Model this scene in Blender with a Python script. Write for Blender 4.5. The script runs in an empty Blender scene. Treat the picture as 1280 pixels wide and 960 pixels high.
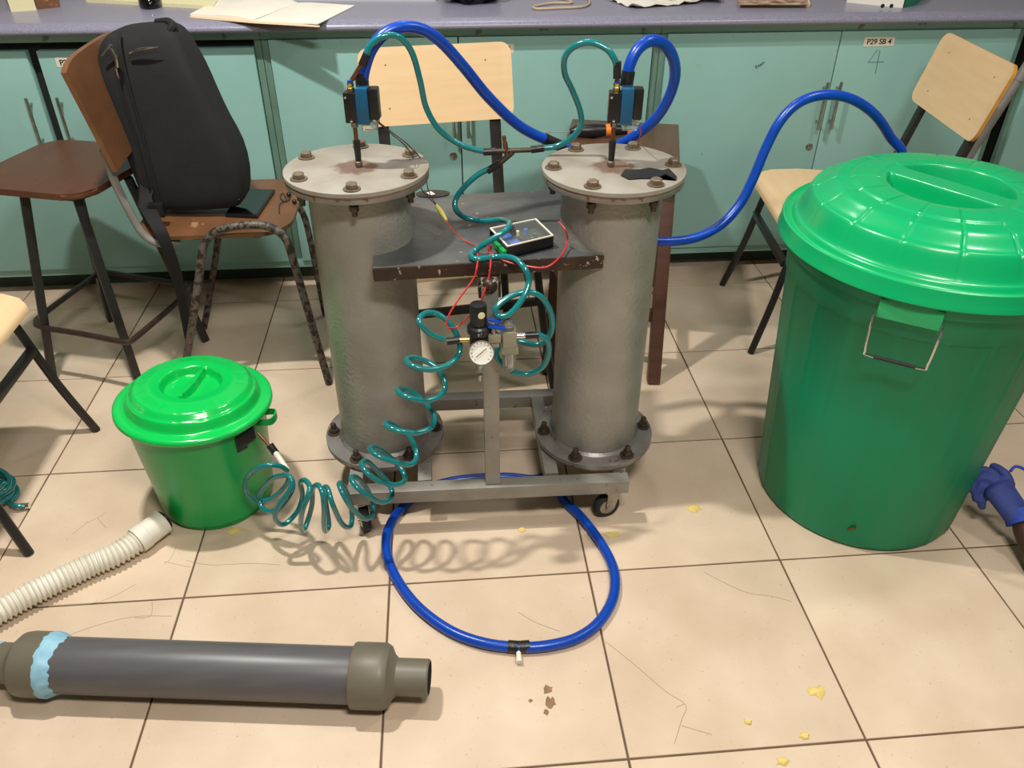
import bpy, bmesh, math, random
from mathutils import Vector as V, Matrix
import mathutils.noise as mn
random.seed(7)
S = bpy.context.scene
COL = S.collection
PI = math.pi
# ------------------------------------------------------------------ camera
T = .5                                                    # side of a floor tile
CAM = V((2.36095554, -1.77773436, 3.11726312)) * T
YAW, PIT, ROL, FPX = 8.87159304e-02, 6.06802673e-01, 4.21493187e-03, 1010.09
cf = V((math.sin(YAW)*math.cos(PIT), math.cos(YAW)*math.cos(PIT), -math.sin(PIT)))
cr = V((math.cos(YAW), -math.sin(YAW), 0)); cu = cr.cross(cf)
cr, cu = cr*math.cos(ROL)+cu*math.sin(ROL), cu*math.cos(ROL)-cr*math.sin(ROL)
cam = bpy.data.objects.new('camera', bpy.data.cameras.new('camera')); COL.objects.link(cam)
cam.data.sensor_width = 36; cam.data.lens = FPX/1280*36; cam.data.clip_start = .05
cam.matrix_world = Matrix(((cr.x, cu.x, -cf.x, CAM.x), (cr.y, cu.y, -cf.y, CAM.y), (cr.z, cu.z, -cf.z, CAM.z), (0, 0, 0, 1)))
S.camera = cam
def ray(x, y): return cf*FPX + cr*(x-640) - cu*(y-480)
def aty(x, y, Y):
    d = ray(x, y); return CAM + d*((Y-CAM.y)/d.y)
def atz(x, y, z):
    d = ray(x, y); return CAM + d*((z-CAM.z)/d.z)
# ------------------------------------------------------------------ light
w = bpy.data.worlds.new('world'); S.world = w; w.use_nodes = True
w.node_tree.nodes['Background'].inputs[0].default_value = (.93, .97, 1.0, 1)
w.node_tree.nodes['Background'].inputs[1].default_value = .15
def area(name, loc, sx, sy, power, col, rot=(0, 0, 0)):
    l = bpy.data.lights.new(name, 'AREA'); l.shape = 'RECTANGLE'; l.size = sx; l.size_y = sy; l.energy = power; l.color = col
    o = bpy.data.objects.new(name, l); o.location = loc; o.rotation_euler = rot; COL.objects.link(o)
area('ceiling_lamp', (.42, .85, 3.0), .15, .06, 50, (1, .965, .90))
area('ceiling_lamp', (1.4, 2.3, 3.0), .5, .2, 6, (.98, .98, 1))
area('ceiling_lamp', (1.6, -1.0, 3.0), .7, .3, 54, (1, .935, .86))
area('ceiling_lamp', (2.9, .6, 3.0), .5, .16, 14, (1, .97, .92))
S.view_settings.view_transform = 'Standard'; S.view_settings.look = 'None'; S.view_settings.gamma = 1
S.view_settings.exposure = 0.45
# ------------------------------------------------------------------ materials
def lin(c):
    return tuple(((v/255)/12.92 if v/255 <= .04045 else ((v/255+.055)/1.055)**2.4) for v in c) + (1,)
M = {}
def mat(name, c, rough=.5, metal=0, c2=None, amt=.5, scale=8, detail=4, bump=0, bscale=60, chip=None, chipscale=25, chipth=.62,
        trans=0, alpha=1, coat=0, stretch=None, spec=.5, bdist=.002, emis=None):
    m = bpy.data.materials.new(name); m.use_nodes = True; nt = m.node_tree; N = nt.nodes; L = nt.links
    b = N['Principled BSDF']; b.inputs['Roughness'].default_value = rough; b.inputs['Metallic'].default_value = metal
    b.inputs['Base Color'].default_value = lin(c); b.inputs['Transmission Weight'].default_value = trans
    b.inputs['Alpha'].default_value = alpha; b.inputs['Coat Weight'].default_value = coat; b.inputs['Coat Roughness'].default_value = .1
    b.inputs['Specular IOR Level'].default_value = spec
    tc = N.new('ShaderNodeTexCoord'); vec = tc.outputs['Object']
    if stretch:
        mp = N.new('ShaderNodeMapping'); mp.inputs['Scale'].default_value = stretch; L.new(vec, mp.inputs[0]); vec = mp.outputs[0]
    last = None
    if c2:
        n = N.new('ShaderNodeTexNoise'); n.inputs['Scale'].default_value = scale; n.inputs['Detail'].default_value = detail
        L.new(vec, n.inputs['Vector'])
        r = N.new('ShaderNodeValToRGB'); r.color_ramp.elements[0].position = .5-amt/2; r.color_ramp.elements[1].position = .5+amt/2
        r.color_ramp.elements[0].color = lin(c); r.color_ramp.elements[1].color = lin(c2)
        L.new(n.outputs[0], r.inputs[0]); last = r.outputs[0]
    if chip:
        n = N.new('ShaderNodeTexNoise'); n.inputs['Scale'].default_value = chipscale; n.inputs['Detail'].default_value = 5
        L.new(vec, n.inputs['Vector'])
        r = N.new('ShaderNodeValToRGB'); r.color_ramp.elements[0].position = chipth; r.color_ramp.elements[1].position = chipth+.03
        L.new(n.outputs[0], r.inputs[0])
        mx = N.new('ShaderNodeMix'); mx.data_type = 'RGBA'; mx.inputs[7].default_value = lin(chip)
        if last: L.new(last, mx.inputs[6])
        else: mx.inputs[6].default_value = lin(c)
        L.new(r.outputs[0], mx.inputs[0]); last = mx.outputs[2]
    if last: L.new(last, b.inputs['Base Color'])
    if bump:
        n = N.new('ShaderNodeTexNoise'); n.inputs['Scale'].default_value = bscale; n.inputs['Detail'].default_value = 3
        L.new(vec, n.inputs['Vector'])
        bp = N.new('ShaderNodeBump'); bp.inputs['Strength'].default_value = bump; bp.inputs['Distance'].default_value = bdist
        L.new(n.outputs[0], bp.inputs['Height']); L.new(bp.outputs[0], b.inputs['Normal'])
    M[name] = m; return m
def lidmat(name, c, stain, r0, c2):
    m = mat(name, c, .62, 0, c2, .4, 9, 6, .25, 90); nt = m.node_tree; N = nt.nodes; L = nt.links; b = N['Principled BSDF']
    src = b.inputs['Base Color'].links[0].from_socket
    tc = N.new('ShaderNodeTexCoord'); ln = N.new('ShaderNodeVectorMath'); ln.operation = 'LENGTH'; L.new(tc.outputs['Object'], ln.inputs[0])
    n = N.new('ShaderNodeTexNoise'); n.inputs['Scale'].default_value = 40; n.inputs['Detail'].default_value = 4; L.new(tc.outputs['Object'], n.inputs['Vector'])
    ma = N.new('ShaderNodeMath'); ma.operation = 'MULTIPLY_ADD'; ma.inputs[1].default_value = -.05; L.new(n.outputs[0], ma.inputs[0]); L.new(ln.outputs['Value'], ma.inputs[2])
    r = N.new('ShaderNodeMapRange'); r.inputs[1].default_value = r0-.03; r.inputs[2].default_value = r0-.015; r.inputs[3].default_value = .85; r.inputs[4].default_value = 0
    L.new(ma.outputs[0], r.inputs[0])
    mx = N.new('ShaderNodeMix'); mx.data_type = 'RGBA'; mx.inputs[7].default_value = lin(stain); L.new(src, mx.inputs[6]); L.new(r.outputs[0], mx.inputs[0])
    L.new(mx.outputs[2], b.inputs['Base Color'])
mat('tile', (194, 171, 146), .36, 0, (222, 203, 180), .55, 4, 9, .08, 220, chip=(188, 164, 138), chipscale=110, chipth=.67, spec=.4)
nt = M['tile'].node_tree; oi = nt.nodes.new('ShaderNodeObjectInfo'); hs = nt.nodes.new('ShaderNodeHueSaturation')
mr = nt.nodes.new('ShaderNodeMapRange'); mr.inputs[3].default_value = .94; mr.inputs[4].default_value = 1.04
nt.links.new(oi.outputs['Random'], mr.inputs[0]); nt.links.new(mr.outputs[0], hs.inputs['Value'])
bb = nt.nodes['Principled BSDF']; nt.links.new(bb.inputs['Base Color'].links[0].from_socket, hs.inputs['Color']); nt.links.new(hs.outputs[0], bb.inputs['Base Color'])
mat('grout', (84, 64, 46), .9, 0, (112, 90, 66), .5, 12)
mat('crack', (158, 132, 106), .9)
mat('stain', (150, 120, 88), .8, 0, (120, 92, 60), .4, 60)
mat('wall', (168, 170, 162), .8, 0, (158, 160, 152), .5, 4)
mat('mint', (150, 196, 190), .42, 0, (138, 184, 177), .6, 3, 5, .06, 40, chip=(104, 128, 110), chipscale=9, chipth=.7)
mat('mint_dark', (112, 146, 132), .5, 0, (88, 118, 106), .5, 6)
mat('kick', (58, 74, 64), .7, 0, (44, 56, 48), .5, 10)
mat('inner_dark', (22, 28, 26), .9)
mat('counter', (128, 126, 146), .3, 0, (150, 148, 168), .35, 260, 2, .03, 300, chip=(98, 92, 106), chipscale=320, chipth=.6)
mat('steel', (190, 190, 188), .28, 1, (150, 148, 144), .5, 40)
mat('chrome', (225, 225, 225), .12, 1)
mat('brass', (214, 186, 112), .3, 1)
mat('copper', (150, 98, 70), .4, .8, (116, 74, 54), .5, 60)
mat('drum', (164, 162, 154), .4, .25, (128, 126, 118), .5, 6, 9, .6, 110, chip=(206, 204, 196), chipscale=40, chipth=.74, bdist=.003)
lidmat('lid_paint', (154, 151, 142), (98, 70, 56), .045, (134, 126, 112))
mat('flange', (150, 148, 146), .4, .5, (126, 120, 114), .5, 20, 4, .3, 80, chip=(112, 88, 74), chipscale=40, chipth=.63)
mat('gasket', (160, 118, 92), .8, 0, (112, 84, 66), .5, 40)
mat('bolt', (134, 120, 102), .5, .4, (106, 90, 74), .5, 90, 3, .4, 200)
mat('nut_dark', (72, 64, 56), .5, .7, (96, 84, 70), .5, 90)
mat('frame_silver', (158, 156, 148), .45, .5, (138, 134, 126), .5, 14, 5, .2, 90, chip=(118, 104, 88), chipscale=50, chipth=.68)
mat('plate_black', (60, 64, 67), .36, .2, (100, 102, 102), .4, 7, 8, .4, 60, chip=(158, 154, 146), chipscale=45, chipth=.7)
mat('plate_edge', (72, 54, 42), .4, .4, (46, 38, 34), .5, 30, 5, .4, 80, chip=(178, 168, 154), chipscale=60, chipth=.63)
mat('rubber', (34, 33, 33), .7)
mat('tape_black', (22, 22, 24), .35, 0, (34, 34, 36), .5, 60, 3, .5, 150)
mat('black_plastic', (24, 24, 26), .35)
mat('valve_blue', (18, 84, 122), .4)
mat('clear', (225, 228, 226), .08, 0, trans=.85, spec=.5)
mat('clear_pane', (230, 235, 232), .03, 0, alpha=.06)
mat('clear_amber', (200, 196, 170), .15, 0, trans=.6)
mat('hose_blue', (8, 70, 178), .28, 0, (6, 60, 158), .5, 20, 3, .1, 200)
mat('hose_teal', (16, 122, 124), .18, 0, (12, 108, 112), .5, 12, coat=.5)
mat('hose_white', (232, 228, 216), .5, 0, (216, 210, 194), .5, 20)
mat('green_small', (6, 192, 84), .2, 0, (4, 184, 78), .5, 6, coat=.3)
mat('green_dark', (2, 164, 78), .3, 0, (2, 152, 70), .5, 6)
mat('green_bin', (0, 138, 94), .42, 0, (0, 126, 86), .5, 4, 4, .05, 60, spec=.3)
mat('green_lid', (4, 172, 104), .28, 0, (4, 162, 98), .5, 5, coat=.2, bump=.04, bscale=50)
mat('pvc', (82, 81, 84), .38, 0, (94, 92, 94), .5, 6, 5, .05, 100, stretch=(1, 8, 8))
mat('pvc_olive', (98, 94, 80), .45, 0, (110, 105, 90), .5, 8)
mat('solvent', (150, 196, 214), .6, 0, (120, 170, 196), .5, 40)
mat('plywood', (232, 202, 160), .42, 0, (222, 188, 142), .6, 5, 5, .04, 60, stretch=(1, 9, 9))
mat('ply_edge', (206, 150, 64), .45, 0, (186, 130, 52), .5, 30)
mat('ply_old', (88, 58, 38), .4, 0, (122, 82, 52), .5, 5, 6, .1, 60, stretch=(2, 1, 2), chip=(158, 122, 92), chipscale=9, chipth=.68)
mat('ply_dark', (96, 60, 42), .38, 0, (84, 50, 34), .5, 6, 5, .05, 60, stretch=(6, 1, 6))
mat('wood_brown', (70, 42, 32), .5, 0, (86, 54, 40), .5, 6, 5, .1, 60, stretch=(1, 1, 6))
mat('wood_top', (104, 74, 54), .42, 0, (84, 58, 42), .5, 5, 6, .1, 60, stretch=(7, 1, 1))
mat('black_paint', (26, 25, 26), .4, 0, (38, 36, 35), .5, 30)
mat('brown_paint', (62, 44, 38), .4, .1, (46, 34, 30), .5, 30)
mat('chipped', (104, 96, 88), .5, .2, (84, 76, 70), .5, 30, 4, .5, 60, chip=(48, 40, 36), chipscale=60, chipth=.5)
mat('grey_paint', (140, 138, 134), .5, .1, (122, 120, 116), .5, 20)
mat('fabric', (19, 19, 21), .85, 0, (26, 25, 27), .5, 20, 4, .5, 500)
mat('fabric_dark', (15, 15, 16), .85, 0, (20, 20, 21), .5, 30, 4, .4, 400)
mat('glass_black', (12, 14, 15), .08)
mat('paper', (238, 234, 222), .7, 0, (228, 222, 208), .5, 10)
mat('paper_pages', (214, 178, 140), .8, 0, (232, 208, 176), .5, 200, stretch=(1, 1, 30))
mat('cream', (228, 220, 176), .6)
mat('label', (226, 220, 204), .6)
mat('ink', (24, 22, 24), .7)
mat('pencil', (74, 104, 118), .8)
mat('wire_red', (190, 46, 52), .4)
mat('wire_brown', (66, 34, 30), .5)
mat('yellow', (222, 214, 110), .45)
mat('pcb', (40, 62, 44), .5, 0, (24, 40, 28), .4, 80)
mat('relay', (22, 92, 178), .4)
mat('glove', (58, 74, 148), .75, 0, (44, 56, 118), .5, 30, 4, .4, 300)
mat('glove_cuff', (44, 82, 190), .7, 0, (34, 66, 160), .5, 40, 3, .5, 200)
mat('skin', (66, 44, 36), .5, 0, (78, 52, 42), .5, 12, 4, .2, 120)
mat('foam', (226, 206, 130), .9, 0, (206, 180, 100), .5, 60)
mat('orange', (238, 130, 40), .45)
mat('bag_black', (18, 18, 20), .25, 0, None, bump=.8, bscale=25, bdist=.01)
mat('red_book', (120, 50, 40), .6, 0, (196, 180, 150), .3, 30)
mat('box_green', (30, 130, 100), .5)
mat('laptop', (206, 208, 210), .35, .3)
mat('beige_cable', (188, 170, 140), .5)
mat('dial', (232, 230, 220), .5)
# ------------------------------------------------------------------ mesh helpers
class MB:
    def __init__(s): s.b = bmesh.new()
    def box(s, c, size, rz=0, bev=0, R=None, seg=2):
        m = Matrix.Translation(V(c)) @ (R if R else Matrix.Rotation(rz, 4, 'Z')) @ Matrix.Diagonal(V(size).to_4d())
        r = bmesh.ops.create_cube(s.b, size=1, matrix=m)
        if bev:
            es = {e for v in r['verts'] for e in v.link_edges}
            bmesh.ops.bevel(s.b, geom=list(es), offset=bev, segments=seg, affect='EDGES', profile=.6)
        return s
    def rings(s, rings, cap=True, close=False):
        vs = [[s.b.verts.new(p) for p in r] for r in rings]; n = len(vs[0])
        rng = range(len(vs)) if close else range(len(vs)-1)
        for i in rng:
            a, b = vs[i], vs[(i+1) % len(vs)]
            for j in range(n): s.b.faces.new((a[j], a[(j+1) % n], b[(j+1) % n], b[j]))
        if cap and not close: s.b.faces.new(vs[0][::-1]); s.b.faces.new(vs[-1])
        return s
    def tube(s, pts, r, n=10, close=False, cap=True, rad=None):
        pts = [V(p) for p in pts]; N = len(pts); up = None; out = []
        for i, p in enumerate(pts):
            if close: t = pts[(i+1) % N]-pts[i-1]
            else: t = pts[min(i+1, N-1)]-pts[max(i-1, 0)]
            t.normalize()
            if up is None: up = V((0, 0, 1)) if abs(t.z) < .9 else V((1, 0, 0))
            up = up-t*up.dot(t); up.normalize(); si = t.cross(up)
            rr = rad[i] if rad else r
            out.append([p+(up*math.cos(a)+si*math.sin(a))*rr for a in (2*PI*k/n for k in range(n))])
        return s.rings(out, cap, close)
    def bar(s, a, b, w, h=None, up=(0, 0, 1), bev=0):
        a, b = V(a), V(b); t = (b-a); L = t.length; t.normalize(); u = V(up); u = u-t*u.dot(t)
        if u.length < 1e-4: u = V((1, 0, 0))-t*t.x
        u.normalize(); x = u.cross(t)
        R = Matrix((x, u, t)).transposed().to_4x4()
        return s.box((a+b)/2, (w, h or w, L), R=R, bev=bev)
    def lathe(s, prof, c=(0, 0, 0), n=48, R=None, cap=True):
        R = R or Matrix(); c = V(c)
        return s.rings([[c+(R @ V((r*math.cos(2*PI*k/n), r*math.sin(2*PI*k/n), z))) for k in range(n)] for r, z in prof], cap)
    def prism(s, pts, z0, z1):
        a = [s.b.verts.new((p[0], p[1], z0)) for p in pts]; b = [s.b.verts.new((p[0], p[1], z1)) for p in pts]; n = len(a)
        s.b.faces.new(a[::-1]); s.b.faces.new(b)
        for i in range(n): s.b.faces.new((a[i], a[(i+1) % n], b[(i+1) % n], b[i]))
        return s
    def hexa(s, bot, top):
        a = [s.b.verts.new(V(p)) for p in bot]; b = [s.b.verts.new(V(p)) for p in top]; n = len(a)
        s.b.faces.new(a[::-1]); s.b.faces.new(b)
        for i in range(n): s.b.faces.new((a[i], a[(i+1) % n], b[(i+1) % n], b[i]))
        return s
    def xf(s, m): bmesh.ops.transform(s.b, matrix=m, verts=s.b.verts[:]); return s
    def mesh(s, name, m, ang=38):
        bmesh.ops.recalc_face_normals(s.b, faces=s.b.faces[:])
        me = bpy.data.meshes.new(name); s.b.to_mesh(me); s.b.free()
        for x in (m if isinstance(m, (list, tuple)) else [m]): me.materials.append(M[x])
        me.polygons.foreach_set('use_smooth', [True]*len(me.polygons)); me.set_sharp_from_angle(angle=math.radians(ang))
        return me
    def build(s, name, m, parent=None, ang=38, loc=None, rz=0, label=None):
        return link(name, s.mesh(name, m, ang), parent, loc, rz, label)
def link(name, me, parent=None, loc=None, rz=0, label=None):
    o = bpy.data.objects.new(name, me); COL.objects.link(o)
    if parent: o.parent = parent
    if loc: o.location = loc
    if rz: o.rotation_euler.z = rz
    if label: o['label'] = label
    return o
def tag(o, label, cat, group=None):
    o['label'] = label; o['category'] = cat
    if group: o['group'] = group
    return o
def thing(name, label, cat, loc=(0, 0, 0), rz=0, group=None):
    o = bpy.data.objects.new(name, None); o.empty_display_size = .05; COL.objects.link(o); o.location = loc; o.rotation_euler.z = rz
    return tag(o, label, cat, group)
def struct(o): o['kind'] = 'structure'; return o
def dup(o, parent=None):
    c = o.copy(); COL.objects.link(c)
    if parent: c.parent = parent
    for ch in list(o.children): dup(ch, c)
    return c
def cr_spline(pts, k=8, close=False):
    P = [V(p) for p in pts]; n = len(P); out = []
    g = (lambda i: P[i % n]) if close else (lambda i: P[max(0, min(n-1, i))])
    for i in range(n if close else n-1):
        p0, p1, p2, p3 = g(i-1), g(i), g(i+1), g(i+2)
        for j in range(k):
            t = j/k
            out.append(.5*((2*p1)+(p2-p0)*t+(2*p0-5*p1+4*p2-p3)*t*t+(3*p1-p0-3*p2+p3)*t**3))
    if not close: out.append(P[-1])
    return out
def rrect(cx, cy, w, d, r, n=6):
    out = []
    for sx, sy, a0 in ((1, 1, 0), (-1, 1, PI/2), (-1, -1, PI), (1, -1, 3*PI/2)):
        for k in range(n+1):
            a = a0+PI/2*k/n; out.append((cx+sx*(w/2-r)+r*math.cos(a), cy+sy*(d/2-r)+r*math.sin(a)))
    return out
def skin(name, verts, edges, radii, m, parent=None, sub=2, root=0, vox=0):
    me = bpy.data.meshes.new(name+'_cage'); me.from_pydata([V(v) for v in verts], edges, [])
    o = bpy.data.objects.new(name+'_cage', me); COL.objects.link(o)
    sk = o.modifiers.new('s', 'SKIN'); sk.use_smooth_shade = True
    for i, r in enumerate(radii):
        d = me.skin_vertices[0].data[i]; d.radius = (r, r) if not isinstance(r, tuple) else r; d.use_root = (i in root) if isinstance(root, (list, tuple)) else (i == root)
    ss = o.modifiers.new('u', 'SUBSURF'); ss.levels = ss.render_levels = sub
    if vox:
        rm = o.modifiers.new('r', 'REMESH'); rm.mode = 'VOXEL'; rm.voxel_size = vox; rm.use_smooth_shade = True
        sv = o.modifiers.new('v', 'SMOOTH'); sv.factor = .6; sv.iterations = 7
    dg = bpy.context.evaluated_depsgraph_get(); dg.update()
    me2 = bpy.data.meshes.new_from_object(o.evaluated_get(dg)); bpy.data.objects.remove(o)
    me2.materials.clear(); me2.materials.append(M[m]); me2.polygons.foreach_set('use_smooth', [True]*len(me2.polygons))
    return link(name, me2, parent)
def text(name, s, size, m, parent, mw, depth=.0003, bold=0):
    c = bpy.data.curves.new(name, 'FONT'); c.body = s; c.size = size; c.extrude = depth; c.offset = bold; c.align_x = 'CENTER'; c.align_y = 'CENTER'
    o = bpy.data.objects.new(name, c); COL.objects.link(o); dg = bpy.context.evaluated_depsgraph_get(); dg.update()
    me = bpy.data.meshes.new_from_object(o.evaluated_get(dg)); bpy.data.objects.remove(o)
    me.materials.clear(); me.materials.append(M[m]); me.transform(mw)
    return link(name, me, parent)
# ------------------------------------------------------------------ floor, wall
fl = struct(MB().box((1.1, -.6, -.033), (8.6, 7.0, .06)).build('floor', 'grout'))
tm = MB().box((0, 0, -.005), (T-.0046, T-.0046, .010), bev=.0012, seg=1).mesh('tile', 'tile')
for i in range(-6, 11):
    for j in range(-5, 6):
        if (j+1)*T > 2.76: continue
        o = link('floor_tile', tm, fl, ((i+.5)*T, (j+.5)*T, random.uniform(-.0006, 0)))
for nm, c_, sz in (('wall_back', (1.1, 2.84, 1.55), (8.6, .08, 3.3)), ('wall_left', (-3.1, -.6, 1.55), (.08, 6.96, 3.3)), ('wall_right', (5.3, -.6, 1.55), (.08, 6.96, 3.3)), ('wall_front', (1.1, -4.04, 1.55), (8.6, .08, 3.3))):
    struct(MB().box(c_, sz).build(nm, 'wall'))
struct(MB().box((1.1, -.6, 3.14), (8.6, 7.0, .08)).build('ceiling', 'wall'))
def crack(pts, w=.0013):
    P = cr_spline([atz(x, y, .0004) for x, y in pts], 4); b = MB()
    b.tube(P, w/2, 3); b.xf(Matrix.Diagonal((1, 1, .25, 1))).build('crack', 'crack', fl)
for c in [((757, 802), (790, 828), (832, 864), (857, 881), (852, 900), (843, 930)), ((855, 880), (845, 884)), ((880, 715), (905, 728), (935, 741), (965, 745), (990, 752)),
          ((232, 700), (262, 706), (315, 704), (350, 706)), ((205, 703), (212, 700), (221, 682)), ((75, 757), (125, 752), (170, 730)), ((206, 702), (238, 709)),
          ((168, 772), (188, 770), (190, 752)), ((60, 805), (110, 785), (165, 771), (215, 770)), ((90, 668), (108, 654), (122, 647), (134, 640)), ((122, 648), (133, 660)),
          ((648, 765), (670, 778), (700, 789)), ((852, 907), (890, 918))]:
    crack(c)
def patch(name, px, m, z=.0006, grp=None, lab=None, r=.012, h=.001, seed=0):
    c = atz(*px, 0); random.seed(seed+int(px[0])); n = 14
    pts = [(c.x+math.cos(2*PI*k/n)*r*random.uniform(.55, 1.2), c.y+math.sin(2*PI*k/n)*r*random.uniform(.5, 1.3)) for k in range(n)]
    return MB().prism(pts, .0001, h).build(name, m, fl if not lab else None)
for p, r in (((684, 862), .012), ((687, 878), .014), ((683, 890), .007), ((663, 876), .005)): patch('stain', p, 'stain', r=r, h=.0004)
random.seed(3)
crumbs = [((868, 635), .022, 'yellow foam crumb on the floor between the cart and the large green bin'), ((1006, 921), .012, 'thick yellow foam crumb on the front grout line at lower right'),
          ((1022, 865), .02, 'smeared yellow foam crumb above the front grout line at lower right'), ((935, 903), .010, 'small round yellow foam crumb left of the thick one by the front grout line'),
          ((978, 952), .014, 'yellow foam crumb at the bottom edge of the photo'), ((292, 664), .02, 'yellow foam crumb against the base of the small green bucket'),
          ((766, 668), .02, 'pale yellow foam crumb on the floor by the right caster of the cart'), ((652, 662), .012, 'pale yellow foam crumb inside the blue hose ring near the cart')]
for p, r, lab in crumbs:
    c = atz(*p, 0); n = 12
    base = [(math.cos(2*PI*k/n)*r*random.uniform(.5, 1.25), math.sin(2*PI*k/n)*r*random.uniform(.4, 1.0)) for k in range(n)]
    b = MB().hexa([(x, y, .0006) for x, y in base], [(x*.6, y*.6, .004) for x, y in base])
    tag(b.build('foam_crumb', 'foam', loc=(c.x, c.y, 0)), lab, 'crumb', 'foam crumbs on the floor')
# ------------------------------------------------------------------ bench
FY = 2.13
def counter():
    r = .03; top = 1.012; y0 = 2.065; prof = []
    prof += [(2.80, top), (y0+.045, top)]
    for k in range(1, 9):
        a = PI/2+PI/2*k/8; prof.append((y0+.045+.045*math.cos(a), top-.024+.024*math.sin(a)))
    for k in range(1, 6):
        a = PI+PI/2*k/5; prof.append((y0+.02+.02*math.cos(a), top-.024+.012*math.sin(a)))
    prof += [(y0+.05, top-.036), (2.80, top-.036)]
    b = MB(); b.rings([[(x, y, z) for y, z in prof] for x in (-2.4, 4.75)])
    return b.build('countertop', 'counter')
tag(counter(), 'long speckled purple-grey countertop with a rounded front edge over the mint cabinets', 'countertop')
def cabinet(x0, x1, label, gap, nums, doors, locks, ho=.024):
    c = thing('cabinet', label, 'cabinet', ((x0+x1)/2, FY, 0), 0, 'mint cabinets under the countertop'); cx = (x0+x1)/2
    def bx(b, X0, X1, Y0, Y1, Z0, Z1, bev=0): return b.box(((X0+X1)/2-cx, (Y0+Y1)/2, (Z0+Z1)/2), (X1-X0, Y1-Y0, Z1-Z0), bev=bev)
    b = MB(); bx(b, x0, x1, .021, .62, .08, .974); b.build('carcass', 'inner_dark', c)
    for a_ in ((x0, x1, -.004, .03, .946, .974), (x0, x1, 0, .03, .08, .118)): b = MB(); bx(b, *a_, .001); b.build('rail', 'mint', c)
    for a_ in ((x0, x0+.022, -.001, .03, .1185, .9455), (x1-.022, x1, -.001, .03, .1185, .9455)): b = MB(); bx(b, *a_, .001); b.build('stile', 'mint_dark', c)
    b = MB(); bx(b, x0, x1, .075, .62, 0, .08); b.build('kick_board', 'kick', c)
    for k, (d0, d1) in enumerate(doors):
        b = MB(); bx(b, d0, d1, -.012, .018, .112, .945-gap, .003); d = b.build('door', 'mint', c)
        hx = (d1-ho) if k == 0 else (d0+ho)
        h = MB(); h.tube([(hx-cx, -.042, .60), (hx-cx, -.042, .775)], .0055, 10)
        for z in (.625, .75): h.tube([(hx-cx, -.042, z), (hx-cx, -.012, z)], .004, 8)
        h.build('handle', 'steel', d)
        if k == locks:
            l = MB(); l.lathe([(.014, 0), (.014, .003), (.008, .006), (.0, .006)], (d1-.03-cx, -.011, .525), 20, Matrix.Rotation(PI/2, 4, 'X')); l.build('lock', 'steel', d)
        if k < len(nums) and nums[k]:
            tx, lx, lz = nums[k]
            l = MB(); l.box((lx-cx, -.0127, lz), (.115, .001, .031)); l.build('name_label', 'label', d)
            text('lettering', tx, .026, 'ink', d, Matrix.Translation((lx-cx, -.0134, lz-.001)) @ Matrix.Rotation(PI/2, 4, 'X'), bold=.0005)
    return c
pA = aty(92, 78, FY-.013); pB = aty(622, 61, FY-.013); pC = aty(1099, 52, FY-.013)
cA = cabinet(-.93, .575, 'mint cabinet behind the dark stool and backpack, dark gap above its doors', .024, (None, ('P29 SB 2', pA.x, pA.z)), ((-.905, -.205), (-.170, .550)), -1, .034)
cB = cabinet(.577, 1.975, 'mint cabinet in the middle, behind the pale chair back and the two drums', 0, (None, ('P29 SB 3', pB.x, pB.z)), ((.602, 1.252), (1.256, 1.948)), 0)
cC = cabinet(1.977, 3.345, 'mint cabinet at right behind the large green bin, marked with a hand-drawn 4', 0, (None, ('P29 SB 4', pC.x, pC.z)), ((2.0, 2.638), (2.642, 3.32)), 0)
cabinet(-2.35, -.932, 'mint cabinet at the far left, left of the one behind the dark stool', .02, (), ((-2.32, -1.645), (-1.64, -.96)), 0)
cabinet(3.40, 4.7, 'mint cabinet at the far right edge, past the vertical dark gap', 0, (), ((3.42, 4.03), (4.035, 4.68)), 0)
d4 = [o for o in cC.children if o.name.startswith('door')][1]
p = [aty(x, y, FY-.0125)-V(((1.977+3.345)/2, FY, 0)) for x, y in ((1097, 62), (1085, 78), (1105, 77))]; q = [aty(x, y, FY-.0125)-V(((1.977+3.345)/2, FY, 0)) for x, y in ((1100, 63), (1094, 92))]
MB().tube(p, .0011, 4).tube(q, .0011, 4).build('pencil_number', 'pencil', d4)
d3 = [o for o in cC.children if o.name.startswith('door')][0]
p = aty(950, 81, FY-.0125)-V(((1.977+3.345)/2, FY, 0))
text('scribble', 'Exam', .017, 'ink', d3, Matrix.Translation(p) @ Matrix.Rotation(PI/2, 4, 'X') @ Matrix.Rotation(.55, 4, 'Z'))
CZ = 1.012
# ------------------------------------------------------------------ things on the countertop
def quad_on(px, z0, h): # box on the counter from four photo corners
    P = [atz(x, y, z0) for x, y in px]; return MB().hexa(P, [p+V((0, 0, h)) for p in P])
t = thing('open_book', 'open exercise book with blank pages lying on the countertop', 'book')
def page(name, c0, c1, c2, c3, h, m, parent):   # c0-c1 spine, c3-c2 outer edge; curved block
    A, B, C_, D = [atz(x, y, CZ) for x, y in (c0, c1, c2, c3)]; b = MB(); n = 8; top, bot = [], []
    for i in range(n+1):
        u = i/n; z = h*(math.sin(min(1, u*3)*PI/2)*(1-.55*u)); 
        p0 = A.lerp(D, u); p1 = B.lerp(C_, u)
        bot.append((p0+V((0, 0, .0008)), p1+V((0, 0, .0008)))); top.append((p0+V((0, 0, .002+z)), p1+V((0, 0, .002+z))))
    b.rings([[bot[i][0], bot[i][1], top[i][1], top[i][0]] for i in range(n+1)]); return b.build(name, m, parent)
page('page_block', (316, 26), (372, 4), (300, -12), (238, 20), .011, 'paper', t)
page('page_block', (316, 27), (372, 4), (444, 8), (398, 31), .004, 'paper', t)
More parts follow.
